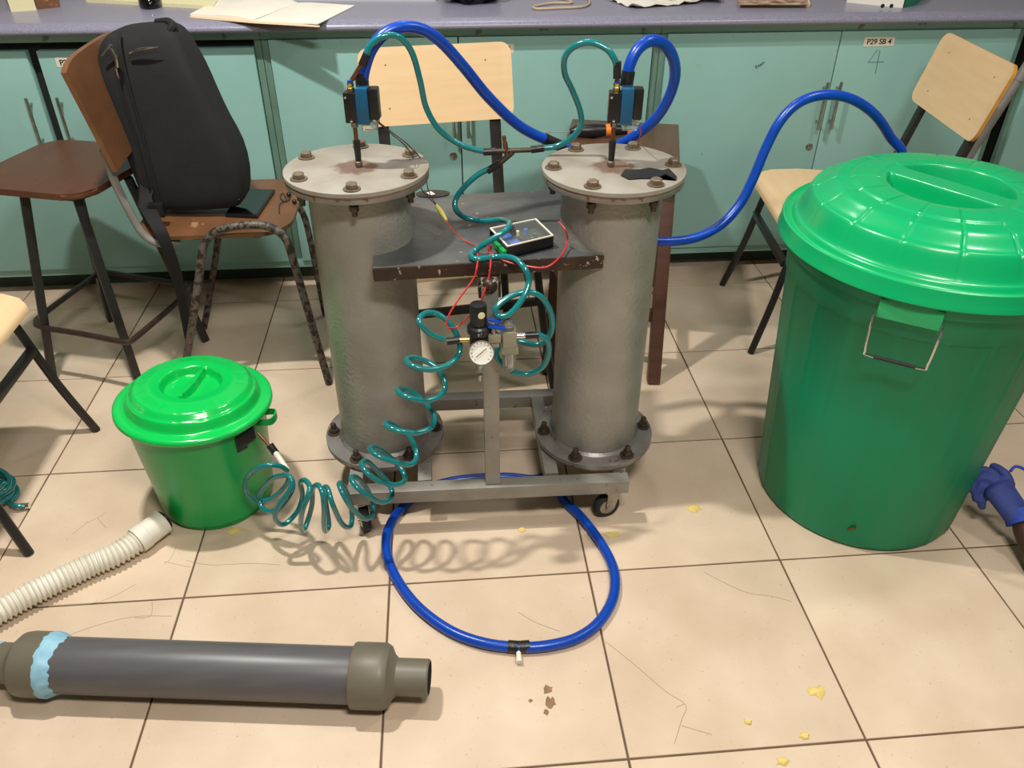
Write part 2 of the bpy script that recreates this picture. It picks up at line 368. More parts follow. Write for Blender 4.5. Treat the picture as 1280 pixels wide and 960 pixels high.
MB().hexa([atz(x, y, CZ+.0002) for x, y in ((236, 22), (316, 29), (399, 34), (400, 32), (316, 24), (240, 18))], [atz(x, y, CZ+.001) for x, y in ((236, 22), (316, 29), (399, 34), (400, 32), (316, 24), (240, 18))]).build('cover', 'paper_pages', t)
# mouse
mp = atz(189, 8, CZ); t = thing('computer_mouse', 'dark computer mouse at the front of the countertop left of the open book', 'mouse', mp, .25); t.scale = (1.3, 1.3, 1.3)
b = MB(); b.rings([[(.031*s*math.cos(a), .055*s*math.sin(a), z) for a in (2*PI*k/24 for k in range(24))] for s, z in ((.9, 0.0005), (1, .008), (.97, .02), (.8, .031), (.5, .037), (.2, .039))]); b.build('shell', 'glass_black', t)
b = MB(); b.tube(cr_spline([(0, .05, .008), (.02, .1, .004), (.09, .13, .004), (.13, .06, .004), (.24, .05, .004), (.3, .2, .004)], 8), .002, 6); b.build('cable', 'black_plastic', t)
# cream binder/keyboard tray
t = tag(quad_on(((108, 3), (268, 12), (290, -25), (115, -30)), CZ, .012).build('folder', 'cream'), 'cream folder lying flat on the countertop behind the mouse', 'folder')
t = tag(quad_on(((14, 15), (46, 13), (44, -8), (6, -6)), CZ, .075).build('carton', 'cream'), 'small cream carton at the left end of the countertop', 'box')
b = quad_on(((47, 12), (75, 9), (72, -12), (46, -10)), CZ, .035); tag(b.build('packet', 'ply_old'), 'small brown packet beside the cream carton', 'packet')
pp = atz(97, -8, CZ); b = MB(); b.lathe([(.035, .0005), (.05, .002), (.085, .014), (.083, .016), (.048, .005), (0, .004)], pp, 40); tag(b.build('plate', 'paper'), 'white round plate on the countertop between packet and mouse', 'plate')
t = tag(quad_on(((340, 1), (545, 2), (540, -40), (345, -40)), CZ, .015).build('laptop', 'laptop'), 'silver laptop base at the top edge behind the open book', 'laptop')
# plastic bag
bp_ = atz(589, 1, CZ); b = MB(); bmesh.ops.create_icosphere(b.b, subdivisions=4, radius=1)
for v in b.b.verts:
    d = v.co.normalized(); k = 1+.28*mn.noise(d*2.6+V((3, 1, 2)))+.12*mn.noise(d*7); v.co = V((d.x*.115*k, d.y*.10*k, max(.0005, .05+d.z*.07*k)))
b = b.build('plastic_bag', 'bag_black', loc=bp_, ang=25); tag(b, 'crumpled black plastic bag on the countertop', 'plastic bag')
b = MB(); b.tube(cr_spline([atz(x, y, CZ+.005) for x, y in ((728, -8), (737, 1), (730, 8), (700, 10), (672, 11), (668, 8), (690, 4), (715, 3), (700, -2), (660, -6))], 6), .0045, 8)
tag(b.build('cable', 'beige_cable'), 'looped beige cable on the countertop right of the black bag', 'cable')
# crumpled papers
random.seed(5)
for k, (cx_, cy_, rz, s, lab) in enumerate(((815, 2, .3, .11, 'lowest white paper sheet of the crumpled pile on the countertop'), (850, -4, -.3, .12, 'white paper sheet curling to the right in the pile on the countertop'), (830, -6, .9, .1, 'topmost white paper sheet of the crumpled pile on the countertop'))):
    c = atz(cx_, cy_, CZ); b = MB(); n = 12; vs = {}
    for i in range(n+1):
        for j in range(n+1):
            x, y = (i/n-.5)*2*s*1.3, (j/n-.5)*2*s; z = .003+k*.008+.014*abs(mn.noise(V((x*14+k*5, y*14, k))))*(1+abs(x)/s)
            q = Matrix.Rotation(rz, 3, 'Z') @ V((x, y, z)); vs[i, j] = q
    b2 = b.b; tv = {k2: b2.verts.new(v) for k2, v in vs.items()}; lv = {k2: b2.verts.new(v-V((0, 0, .0012))) for k2, v in vs.items()}
    for i in range(n):
        for j in range(n):
            b2.faces.new((tv[i, j], tv[i+1, j], tv[i+1, j+1], tv[i, j+1])); b2.faces.new((lv[i, j], lv[i, j+1], lv[i+1, j+1], lv[i+1, j]))
    for i in range(n):
        for A in ((i, 0, i+1, 0), (i, n, i+1, n), (0, i, 0, i+1), (n, i, n, i+1)):
            b2.faces.new((tv[A[0], A[1]], tv[A[2], A[3]], lv[A[2], A[3]], lv[A[0], A[1]]))
    tag(b.build('paper_sheet', 'paper', loc=(c.x, c.y, CZ)), lab, 'paper', 'crumpled papers on the countertop')
t = thing('closed_book', 'dark red book with pale pages on the countertop right of the papers', 'book')
quad_on(((924, 8), (1012, 9), (1006, -16), (926, -16)), CZ, .012).build('page_block', 'paper_pages', t); quad_on(((923, 6), (1010, 6), (1005, -17), (925, -17)), CZ+.0122, .003).build('cover', 'red_book', t)
t = thing('carton', 'white and green carton with black dots on the countertop above the right chair', 'box')
quad_on(((1058, 3), (1128, 10), (1150, -12), (1080, -18)), CZ, .05).build('carton_body', 'paper', t)
quad_on(((1129.5, 10), (1146, 6), (1165, -14), (1151, -12)), CZ, .05).build('green_end', 'box_green', t)
for px in (1103, 1114):
    c = atz(px, 7.3, CZ+.012); b = MB(); b.lathe([(.007, 0), (.007, .002), (0, .002)], c-V((0, .001, 0)), 16, Matrix.Rotation(PI/2, 4, 'X')); b.build('printed_dot', 'ink', t)
# ------------------------------------------------------------------ school chairs
def school_chair(label, loc, rz, group='pale plywood school chairs'):
    t = thing('school_chair', label, 'chair', loc, rz, group)           # faces local -Y
    seat = []
    b = MB(); n = 10; ri = []
    prof = [(-.268, .468), (-.262, .480), (-.245, .491), (-.20, .499), (-.1, .503), (0, .498), (.1, .496), (.2, .502)]
    for y, z in prof:
        hw = .235 if y > -.2 else .235-.03*((-.2-y)/.068)**2
        ri.append([(-hw, y, z), (hw, y, z), (hw, y, z-.012), (-hw, y, z-.012)])
    b.rings(ri)
    b.b.faces.ensure_lookup_table()
    for f_ in b.b.faces:
        f_.normal_update()
        if abs(f_.normal.x) > .8: f_.material_index = 1
    b.build('seat', ['plywood', 'ply_edge'], t)
    pl = MB(); n = 10; ri = []
    for k in range(n+1):
        u = -1+2*k/n; y = .262-.03*(1-u*u)*-1+.0; ri.append(u)
    # backrest: curved board
    tilt = Matrix.Translation((0, .245, .76)) @ Matrix.Rotation(-.26, 4, 'X')
    out = rrect(0, .115, .49, .235, .035, 5)
    f = [(x, (x/.245)**2*-.018+.018, z) for x, z in out]; bk = [(x, y+.012, z) for x, y, z in f]
    vs1 = [pl.b.verts.new(tilt @ V(v)) for v in f]; vs2 = [pl.b.verts.new(tilt @ V(v)) for v in bk]; N_ = len(vs1)
    pl.b.faces.new(vs1); pl.b.faces.new(vs2[::-1])
    fs = [pl.b.faces.new((vs1[i], vs1[(i+1) % N_], vs2[(i+1) % N_], vs2[i])) for i in range(N_)]
    for x in fs: x.material_index = 1
    bmesh.ops.triangulate(pl.b, faces=[x for x in pl.b.faces if len(x.verts) > 4])
    bo = pl.build('backrest', ['plywood', 'ply_edge'], t, ang=30)
    for sx in (-.16, .16):
        for z in (.05, .18):
            s = MB(); p = tilt @ V((sx+(.03 if z > .1 else 0)*(-1 if sx > 0 else 1)*-1*0, (sx/.245)**2*-.018+.016, z))
            s.lathe([(.0075, -.003), (.0075, .0025), (.001, .004)], p, 12, Matrix.Rotation(PI/2-.26, 4, 'X')); s.build('screw', 'bolt', bo)
    for s in (-1, 1):
        b = MB(); b.bar((s*.185, .20, .455), tilt @ V((s*.185, .026, .21)), .036, .018, up=(0, 1, 0), bev=.003); b.build('upright', 'black_paint', t)
        b = MB(); b.tube(cr_spline([(s*.2, -.13, .474), (s*.205, -.185, .462), (s*.213, -.205, .43), (s*.235, -.25, .2), (s*.26, -.30, .002)], 6), .0125, 12); b.build('leg', 'black_paint', t)
        b = MB(); b.bar((s*.185, .19, .47), (s*.23, .30, .002), .026, .02, bev=.003); b.build('leg', 'black_paint', t)
        b = MB(); b.bar((s*.19, -.16, .474), (s*.19, .2, .474), .02, .018, bev=.002); b.build('seat_rail', 'black_paint', t)
    b = MB(); b.bar((-.215, -.232, .33), (.215, -.232, .33), .022, .022, bev=.002); b.build('cross_bar', 'black_paint', t)
    return t
school_chair('pale plywood school chair facing the camera behind the steel cart', (1.215, 1.52, 0), math.radians(8))
school_chair('pale plywood school chair behind the large green bin, turned to face left', (2.575, 1.70, 0), math.radians(-96))
school_chair('pale plywood school chair cut off by the left edge of the photo', (-.232, .94, 0), math.radians(90))
# ------------------------------------------------------------------ old brown chair
t = thing('tubular_chair', 'worn brown plywood chair with chipped metal tube legs carrying the black backpack', 'chair', (.47, 1.67, 0))
b = MB(); out = rrect(0, 0, .47, .46, .11, 8); b.prism(out, .522, .534); b.build('seat', 'ply_old', t)
OC = V((.47, 1.67, 0))
def U(l): return cr_spline([aty(x, y, Y)-OC if z is None else atz(x, y, z)-OC for x, y, Y, z in l], 8)
b = MB(); b.tube(U([(232, 455, 0, .006), (241, 400, 1.405, None), (249, 345, 1.42, None), (254, 310, 1.425, None), (266, 292, 1.43, None), (288, 284, 1.43, None), (320, 281, 1.43, None), (342, 286, 1.43, None), (358, 300, 1.425, None), (368, 330, 1.42, None), (386, 392, 1.41, None), (411, 478, 0, .006)]), .0125, 12); b.build('leg_frame', 'chipped', t)
b = MB(); b.tube(U([(255, 410, 0, .006), (262, 370, 1.82, None), (269, 325, 1.84, None), (275, 290, 1.85, None), (290, 276, 1.86, None), (320, 270, 1.87, None), (350, 258, 1.88, None), (368, 256, 1.88, None), (380, 270, 1.87, None), (391, 315, 1.85, None), (406, 392, 0, .006)]), .0115, 12); b.build('leg_frame', 'chipped', t)
for y in (-.225, .205):
    b = MB(); b.tube(cr_spline([(-.10, y*.9, .505), (-.16, y, .512), (-.195, y, .545), (-.212, y, .60), (-.232, y, .70), (-.238, y, .80)], 8), .012, 12); b.build('back_tube', 'grey_paint', t)
b = MB(); pr = []
for k in range(13):
    u = -1+2*k/12; y = -.01+u*.245; bo = .012*(1-u*u); pr.append([(-.206-bo, y, .745), (-.219-bo, y, .745), (-.279-bo, y, 1.035-.02*u**6), (-.264-bo, y, 1.035-.02*u**6)])
b.rings(pr); b.build('backrest', 'ply_old', t)
for x in (-.05, .13):
    b = MB(); b.bar((x, -.2, .513), (x, .19, .513), .02, .012); b.build('seat_support', 'chipped', t)
# backpack
t = thing('backpack', 'black fabric backpack leaning against the brown chair back', 'backpack', (.43, 1.62, .535))
O = V((.43, 1.62, .535))
secs = [  # left px, right px, y px, Y, depth
    ((196, 272), (300, 258), 1.66, .09), ((186, 255), (312, 243), 1.66, .13), ((180, 230), (311, 215), 1.67, .15), ((168, 195), (300, 180), 1.68, .16), ((155, 160), (284, 150), 1.69, .16), ((144, 125), (266, 115), 1.70, .155),
    ((134, 95), (250, 82), 1.71, .15), ((128, 70), (239, 62), 1.72, .145), ((133, 50), (230, 42), 1.73, .135), ((140, 40), (221, 33), 1.735, .11), ((150, 34), (212, 28), 1.74, .07), ((168, 30), (202, 27), 1.745, .03)]
b = MB(); ri = []
for (l, r_, Y, dp) in secs:
    A = aty(*l, Y-.01) - O; B = aty(*r_, Y-.04) - O
    if A.z < .012: A.z = .012
    if B.z < .012: B.z = .012
    c = (A+B)/2; u = (B-A)/2; n_ = V((u.y, -u.x, 0)).normalized(); ring = []
    for k in range(36):
        a = 2*PI*k/36; e = .36; cx = math.copysign(abs(math.cos(a))**e, math.cos(a)); sy = math.copysign(abs(math.sin(a))**e, math.sin(a))
        p = c+u*cx-n_*dp*.5*(sy if sy > 0 else sy)+V((0, 0, 0)); p += V((1, 1, 1))*.006*mn.noise(p*9)
        p.z = max(p.z, .004); ring.append(p)
    ri.append(ring)
b.rings(ri); me = b.mesh('body', 'fabric', 60)
bo = link('body', me, t); ssf = bo.modifiers.new('s', 'SUBSURF'); ssf.levels = ssf.render_levels = 1
def bpt(x, y, Y): return aty(x, y, Y)-O
b = MB(); g = [bpt(*p) for p in ((161, 68, 1.613), (172, 63, 1.606), (186, 60, 1.60), (198, 58.5, 1.598))]; b.tube(cr_spline(g, 6), .0035, 8, rad=[.0015+.0035*math.sin(PI*min(1, .15+k/18)) for k in range(19)]); b.build('reflective_strip', 'steel', t, label='silver reflective strip')
b = MB(); b.tube([bpt(128, 70, 1.615), bpt(139, 56, 1.61)], .004, 8); b.tube(cr_spline([bpt(*p) for p in ((139, 60, 1.60), (145, 72, 1.60), (147, 84, 1.60))], 5), .006, 8); b.tube([bpt(145, 85, 1.60), bpt(148, 98, 1.60)], .004, 8); b.build('zip_pull', 'steel', t, label='metal zip pulls')
b = MB(); b.tube(cr_spline([bpt(*p) for p in ((146, 95, 1.595), (158, 135, 1.585), (172, 180, 1.58), (186, 235, 1.575))], 6), .003, 6); b.build('zip_line', 'fabric_dark', t)
b = MB(); b.tube(cr_spline([bpt(*p) for p in ((150, 40, 1.65), (150, 60, 1.612), (158, 95, 1.598), (170, 140, 1.59), (184, 190, 1.583), (196, 240, 1.578), (202, 262, 1.58))], 6), .004, 6); b.build('piping', 'fabric_dark', t)
b = MB(); b.tube(cr_spline([bpt(*p) for p in ((205, 60, 1.66), (212, 40, 1.66), (216, 32, 1.67), (210, 27, 1.7), (196, 28, 1.72))], 6), .011, 8); b.build('carry_handle', 'fabric_dark', t)
b = MB(); P = cr_spline([bpt(*p) for p in ((185, 225, 1.60), (180, 250, 1.56), (192, 275, 1.44), (205, 300, 1.40), (222, 350, 1.42), (236, 424, 1.46))], 5)
rr = []
for i, p_ in enumerate(P):
    wv = .026-.014*i/len(P); rr.append([p_+V((-wv, 0, 0)), p_+V((wv, 0, 0)), p_+V((wv, .006, 0)), p_+V((-wv, .006, 0))])
b.rings(rr); b.build('strap', 'fabric_dark', t)
b = MB(); b.box(bpt(196, 262, 1.52), (.05, .03, .045), bev=.01); b.build('strap_buckle', 'black_plastic', t)
# phone / tablet + earphones
t = thing('tablet', 'black glass tablet lying on the brown chair seat by the backpack', 'tablet')
P = [atz(x, y, .536) for x, y in ((282, 271), (322, 273), (344, 240), (302, 239))]
MB().hexa(P, [p+V((0, 0, .009)) for p in P]).build('case', 'black_plastic', t)
c = sum(P, V())/4; Q = [c+(p-c)*.93 for p in P]; MB().hexa([q+V((0, 0, .0091)) for q in Q], [q+V((0, 0, .0101)) for q in Q]).build('screen', 'glass_black', t)
t = thing('earphones', 'thin black earphones looped on the brown chair seat', 'earphones')
b = MB(); b.tube(cr_spline([atz(x, y, .538) for x, y in ((349, 266), (350, 255), (358, 250), (354, 242), (350, 246), (356, 252), (362, 248), (361, 236), (361, 228))], 6), .0016, 6); b.build('cable', 'black_plastic', t)
for q in ((368, 252), (361, 243)): 
    b = MB(); bmesh.ops.create_uvsphere(b.b, u_segments=12, v_segments=8, radius=.008, matrix=Matrix.Translation(atz(*q, .543))); b.build('earbud', 'black_plastic', t)
# ------------------------------------------------------------------ left stool
t = thing('stool', 'dark brown stool with black metal legs at left in front of the cabinets', 'stool', (.0, 1.70, 0), math.radians(-17))
b = MB(); out = rrect(0, 0, .43, .44, .07, 7); b.prism(out, .652, .672); bmesh.ops.bevel(b.b, geom=[e for e in b.b.edges if abs(e.verts[0].co.z-e.verts[1].co.z) < 1e-5], offset=.006, segments=2, affect='EDGES'); b.build('seat', 'ply_dark', t)
si_ = Matrix.Rotation(math.radians(17), 4, 'Z')
for tp, ft in (((30, 241), (66, 474)), ((96, 246), (174, 480)), ((160, 222), (257, 425)), ((88, 205), (139, 400))):
    p, q = atz(*tp, .640), atz(*ft, .003); b = MB(); b.bar(si_ @ (p-V((0, 1.70, 0))), si_ @ (q-V((0, 1.70, 0))), .026, .026, bev=.002); b.build('leg', 'black_paint', t)
for c_, z_ in (((0, .155, .64), (.3, .02, .024)), ((0, -.155, .64), (.3, .02, .024)), ((.145, 0, .64), (.02, .31, .024)), ((-.145, 0, .64), (.02, .31, .024))): b = MB(); b.box(c_, z_); b.build('seat_frame', 'black_paint', t)
b = MB(); q = [atz(x, y, .2) for x, y in ((50, 396), (45, 403), (52, 409), (100, 417), (150, 427), (162, 427), (172, 420), (205, 392), (234, 366), (236, 360), (228, 355), (180, 348), (132, 340), (122, 342), (114, 348), (80, 373))]; b.tube([si_ @ (p-V((0, 1.70, 0))) for p in cr_spline(q, 3, True)], .0095, 8, close=True); b.build('foot_ring', 'brown_paint', t)
# ------------------------------------------------------------------ wooden stool right
t = thing('wooden_stool', 'all-wood dark brown stool behind the right drum, a black tool lying on it', 'stool', (1.785, 1.77, 0), math.radians(-14))
b = MB(); b.box((0, 0, .643), (.39, .60, .028), bev=.004); b.build('top', 'wood_top', t)
for sx in (-1, 1):
    for sy in (-1, 1):
        b = MB(); b.bar((sx*.16, sy*.25, .628), (sx*.18, sy*(.42 if sy < 0 else .29), .001), .042, .042, bev=.003); b.build('leg', 'wood_brown', t)
    b = MB(); b.bar((sx*.165, -.25, .60), (sx*.165, .25, .60), .022, .05); b.build('apron', 'wood_brown', t)
    b = MB(); b.bar((sx*.172, -.345, .24), (sx*.172, .265, .24), .025, .035); b.build('stretcher', 'wood_brown', t)
for y, yy in ((-.25, -.35), (.25, .275)):
    b = MB(); b.bar((-.16, y, .60), (.16, y, .60), .022, .05); b.build('apron', 'wood_brown', t)
    b = MB(); b.bar((-.17, yy, .22), (.17, yy, .22), .025, .04); b.build('stretcher', 'wood_brown', t)
# hand tool on it
TZ = .658
p0 = atz(712, 165, TZ+.02); p1 = atz(790, 163, TZ+.02); ax = (p1-p0).normalized()
t = thing('hand_tool', 'black hand tool with orange ends and a thin metal rod lying on the wooden stool', 'tool', (p0.x, p0.y, TZ))
L0 = V((p0.x, p0.y, TZ))
b = MB(); pr = [(.008, 0), (.02, .02), (.024, .08), (.020, .13), (.018, .17), (.016, .2)]
Rm = ax.to_track_quat('Z', 'Y').to_matrix().to_4x4(); b.lathe(pr, V((0, 0, .0225)), 20, Rm); b.build('handle', 'black_plastic', t)
b = MB(); b.tube([V((0, 0, .022)), V((0, 0, .022))-ax*.085+V((0, 0, .0))], .0022, 8); b.build('rod', 'steel', t)
b = MB(); b.lathe([(.0213, .125), (.0213, .15)], V((0, 0, .0225)), 20, Rm); b.build('orange_ring', 'orange', t)
b = MB(); b.lathe([(.010, .2), (.0225, .202), (.0225, .225), (.01, .23)], V((0, 0, .0225)), 20, Rm); b.build('orange_wheel', 'orange', t)
# leaning grey tube right
A = aty(1203, 206, 2.04); A2 = aty(1300, 58, 2.055); dirv = (A2-A).normalized(); foot = A-dirv*(A.z/dirv.z)+dirv*.02
b = MB(); b.tube([foot, A2+dirv*.05], .019, 14); t = tag(b.build('grey_tube', 'grey_paint'), 'grey tube leaning behind the right chair against the cabinets', 'tube')
j = aty(1276, 96, 2.05); b = MB(); b.tube([j-dirv*.015, j+dirv*.015], .022, 14); b.build('joint_collar', 'grey_paint', t)
# ------------------------------------------------------------------ cart
t = thing('cart', 'silver painted steel trolley frame on casters carrying the two drums', 'cart', (1.265, .88, 0))
K = V((1.265, .88, 0))
def cb(name, a, b_, w, h, m='frame_silver'):
    q = MB(); q.bar(V(a)-K, V(b_)-K, w, h, bev=.0015); return q.build(name, m, t)
cb('front_bar', (.895, .70, .125), (1.63, .688, .125), .038, .04); cb('back_bar', (.93, 1.095, .125), (1.63, 1.085, .125), .038, .04)
for x, nm in ((.915, 'side_bar'), (1.612, 'side_bar'), (1.095, 'cross_bar'), (1.43, 'cross_bar')): cb(nm, (x, .72, .125), (x, 1.075, .125), .036, .038)
cb('post', (1.272, .70, .146), (1.272, .722, .722), .038, .03)
q = MB(); q.bar(V((1.272, .715, .70))-K, V((1.272, .76, .70))-K, .05, .04); bmesh.ops.create_icosphere(q.b, subdivisions=2, radius=.02, matrix=Matrix.Translation(V((1.272, .715, .712))-K)); q.build('weld_bracket', 'plate_edge', t)
cz = .752
pl = MB(); crn = [(1.020, .738), (1.530, .762), (1.50, 1.17), (1.09, 1.145)]
# notched table plate: front edge runs before both drums, sides hug them
out = [(1.018, .735), (1.532, .760)]
for k in range(9):
    a = math.radians(-105-k*16); out.append((1.567+.1178*math.cos(a), .873+.1178*math.sin(a)))
out += [(1.47, 1.0), (1.50, 1.17), (1.09, 1.145), (1.09, 1.0)]
for k in range(9):
    a = math.radians(48-k*15.5); out.append((.986+.1178*math.cos(a), .915+.1178*math.sin(a)))
out = [o_ for o_ in out]
pl.prism([(x-K.x, y-K.y) for x, y in out], cz-.012, cz); bmesh.ops.triangulate(pl.b, faces=[f_ for f_ in pl.b.faces if len(f_.verts) > 4]); pl.build('table_plate', 'plate_black', t)
e = MB(); e.bar(V((1.016, .733, cz-.0135))-K, V((1.534, .758, cz-.0135))-K, .006, .03); e.build('table_edge', 'plate_edge', t)
def caster(x, y, rz):
    c = Matrix.Translation(V((x, y, 0))-K) @ Matrix.Rotation(rz, 4, 'Z')
    f_ = MB(); f_.box((0, 0, .1005), (.05, .05, .006)); f_.lathe([(.015, .08), (.015, .1)], (0, 0, 0), 16)
    for s in (-1, 1): f_.hexa([(-.018, s*.014-.001, .03), (.006, s*.014-.001, .028), (.02, s*.014-.001, .085), (-.016, s*.014-.001, .085)], [(-.018, s*.014+.001, .03), (.006, s*.014+.001, .028), (.02, s*.014+.001, .085), (-.016, s*.014+.001, .085)])
    f_.box((0, 0, .086), (.036, .030, .003)); f_.xf(c); o = f_.build('caster', 'steel', t)
    w_ = MB(); R = Matrix.Rotation(PI/2, 4, 'X'); w_.lathe([(.022, -.011), (.034, -.011), (.0365, -.007), (.0365, .007), (.034, .011), (.022, .011)], (-.012, 0, .037), 28, R); w_.xf(c); w_.build('wheel', 'rubber', o)
    w_ = MB(); w_.lathe([(0.001, -.0115), (.023, -.0115), (.023, .0115), (0.001, .0115)], (-.012, 0, .037), 20, R); w_.lathe([(.005, -.018), (.005, .018)], (-.012, 0, .037), 12, R); w_.xf(c); w_.build('hub', 'steel', o)
caster(1.592, .705, PI*.08); caster(.925, .715, PI*.6); caster(1.59, 1.075, .3); caster(.95, 1.08, .2)
# ------------------------------------------------------------------ drums
def hexbolt(name, top):
    b = MB(); k_ = 1.15
    if top:   # bolt head on washer above, stud and nut below the lower flange
        b.lathe([(.0165, 0), (.0165, .0025)], n=20); b.lathe([(.0115, .0025), (.0115, .011), (.0095, .013)], n=6)
    else:
        b.lathe([(.0165, 0), (.0165, .0025)], n=20); b.lathe([(.0115, .0025), (.0115, .013)], n=6); b.lathe([(.0065, .013), (.0065, .026), (.005, .028)], n=12)
    b.xf(Matrix.Scale(k_, 4)); return b.mesh(name, 'bolt' if top else 'nut_dark')
BT, BN = hexbolt('bolt', 1), hexbolt('nut', 0)
sb = MB(); sb.lathe([(.0105, -.022), (.0105, -.010)], n=6); sb.lathe([(.0065, -.034), (.0065, 0)], n=12); SB = sb.mesh('stud', 'nut_dark')
def drum(label, loc, rot, ltop, a0):
    t = thing('drum', label, 'drum', loc, 0, 'steel drums on the cart')
    b = MB(); b.lathe([(.117, .012), (.117, .748)], n=64); b.build('shell', 'drum', t)
    b = MB(); b.lathe([(.108, 0), (.162, 0), (.162, .013), (.117, .013)], n=72); b.lathe([(.1175, .013), (.125, .0135), (.1175, .021)], n=48, cap=False); b.build('bottom_flange', 'flange', t)
    b = MB(); b.lathe([(.1, -.005), (.160, -.005), (.160, -.0003), (.1, -.0003)], n=64); b.build('gasket', 'gasket', t)
    b = MB(); b.lathe([(.116, .741), (.161, .741), (.162, .743), (.162, .752), (.116, .752)], n=72); b.build('top_flange', 'flange', t)
    b = MB(); b.lathe([(.05, .7522), (.1605, .7522), (.1605, .7553), (.05, .7553)], n=72); b.build('gasket', 'gasket', t)
    b = MB(); b.lathe([(.1, -.0115), (.161, -.0115), (.163, -.0095), (.163, -.001), (.1615, 0), (.02, 0), (.001, 0)], n=96); b.build('lid', 'lid_paint', t, loc=(0, 0, .767))
    for k in range(6):
        a = a0+k*PI/3; p = (.138*math.cos(a), .138*math.sin(a))
        link('bolt', BT, t, (p[0], p[1], .767), a); link('stud', SB, t, (p[0], p[1], .741)); 
        a = k*PI/3; link('nut', BN, t, (.140*math.cos(a), .140*math.sin(a), .013), a)
    return t
dL = drum('grey steel drum standing on the left of the cart, bare flat lid', (.986, .915, .152), 0, 0, PI/6)
dR = drum('grey steel drum standing on the right of the cart, black tape scrap on its lid', (1.567, .873, .152), 0, 0, 0)
# tape scrap
b = MB(); P = [atz(x, y, .9195) for x, y in ((776, 220), (781, 213), (800, 213), (812, 211), (828, 214), (836, 212), (846, 222), (845, 226), (832, 219), (820, 224), (800, 224), (786, 225))]
b.hexa(P, [p+V((0, 0, .003)) for p in P]); bmesh.ops.triangulate(b.b, faces=[f_ for f_ in b.b.faces if len(f_.verts) > 4]); tag(b.build('tape_scrap', 'tape_black'), 'scrap of black tape stuck on the right drum lid', 'tape')
# ------------------------------------------------------------------ solenoid valves
def valve(label, x, y):
    t = thing('solenoid_valve', label, 'valve', (x, y, .919), math.radians(-8), 'solenoid valves on the drum lids')
    b = MB(); b.lathe([(.006, 0), (.0085, .004), (.0085, .012), (.0065, .014)], n=12); b.build('base_weld', 'bolt', t)
    b = MB(); b.tube([(0, 0, .008), (0, 0, .06)], .0075, 12, rad=[.0065, .0085]); b.build('heat_shrink', 'tape_black', t)
    b = MB(); b.tube([(0, 0, .055), (0, 0, .098)], .0048, 12); b.build('copper_pipe', 'copper', t)
    b = MB(); b.lathe([(.0075, .09), (.0075, .102)], n=6); b.build('fitting', 'steel', t)
    b = MB(); b.box((-.002, 0, .134), (.027, .032, .064), bev=.002); b.build('valve_block', 'black_plastic', t)
    b = MB(); b.box((.0245, -.001, .138), (.026, .034, .076), bev=.0015); b.build('valve_body', 'valve_blue', t)
    b = MB(); b.box((.048, .001, .142), (.021, .032, .066), bev=.004); b.build('coil', 'black_plastic', t)
    b = MB(); b.box((.034, 0, .094), (.034, .024, .018), bev=.003); b.box((.048, 0, .106), (.014, .02, .016), bev=.002); b.build('connector_plug', 'clear', t)
    for p in ((-.010, -.0165, .158), (-.002, -.0165, .108)):
        s = MB(); s.lathe([(.003, 0), (.003, .0015), (0, .002)], p, 10, Matrix.Rotation(PI/2, 4, 'X')); s.build('screw', 'chrome', t)
    b = MB(); b.lathe([(.008, .166), (.008, .174), (.006, .176), (.0075, .178), (.0075, .184)], n=6); b.build('brass_fitting', 'brass', t)
    b = MB(); b.lathe([(.006, .184), (.006, .189)], n=16); b.build('blue_collet', 'hose_blue', t)
    return t
vL = valve('black and blue solenoid valve standing on the left drum lid', .992, .915); vR = valve('black and blue solenoid valve standing on the right drum lid', 1.560, .873)
bpy.context.view_layer.update()
tL = V((.992, .915, 1.108)); tR = V((1.560, .873, 1.108))
# ------------------------------------------------------------------ hoses
def P3(l): return [aty(x, y, Y) for x, y, Y in l]
# teal hose left valve -> cross
t = thing('teal_hose', 'translucent teal hose arching from the left valve to the cross joint', 'hose', group='teal air hoses')
p = P3([(456, 74, .915), (464, 56, .92), (480, 45, .925), (500, 47, .935), (515, 66, .945), (525, 100, .95), (533, 135, .955), (550, 163, .955), (578, 182, .955), (608, 190, .955)])
b = MB(); b.tube(cr_spline([tL+V((.004, 0, .0)), p[0]], 2), .005, 10); b.build('copper_stub', 'copper', t)
b = MB(); b.tube(cr_spline(p, 8), .0068, 12); b.build('tube', 'hose_teal', t)
b = MB(); b.tube(cr_spline([p[0]-(p[1]-p[0])*.45, p[0], p[0].lerp(p[1], .35)], 3), .0088, 12); b.build('tape_band', 'tape_black', t)
# teal hose right valve -> cross
t = thing('teal_hose', 'translucent teal hose looping from the cross joint up to the right valve', 'hose', group='teal air hoses')
p2 = P3([(676, 185, .955), (695, 183, .955), (714, 173, .95), (726, 157, .945), (725, 138, .94), (715, 112, .93), (706, 92, .92), (706, 72, .91), (718, 58, .90), (738, 53, .89), (758, 61, .88), (768, 74, .873), (772, 88, .873)])
b = MB(); b.tube(cr_spline(p2, 8), .0068, 12); b.build('tube', 'hose_teal', t)
b = MB(); b.tube([p2[-1]+V((-.002, 0, .018)), p2[-1]+V((0, 0, -.016))], .0088, 12); b.build('tape_band', 'tape_black', t)
b = MB(); b.tube([p2[-1], tR], .005, 10); b.build('copper_stub', 'copper', t)
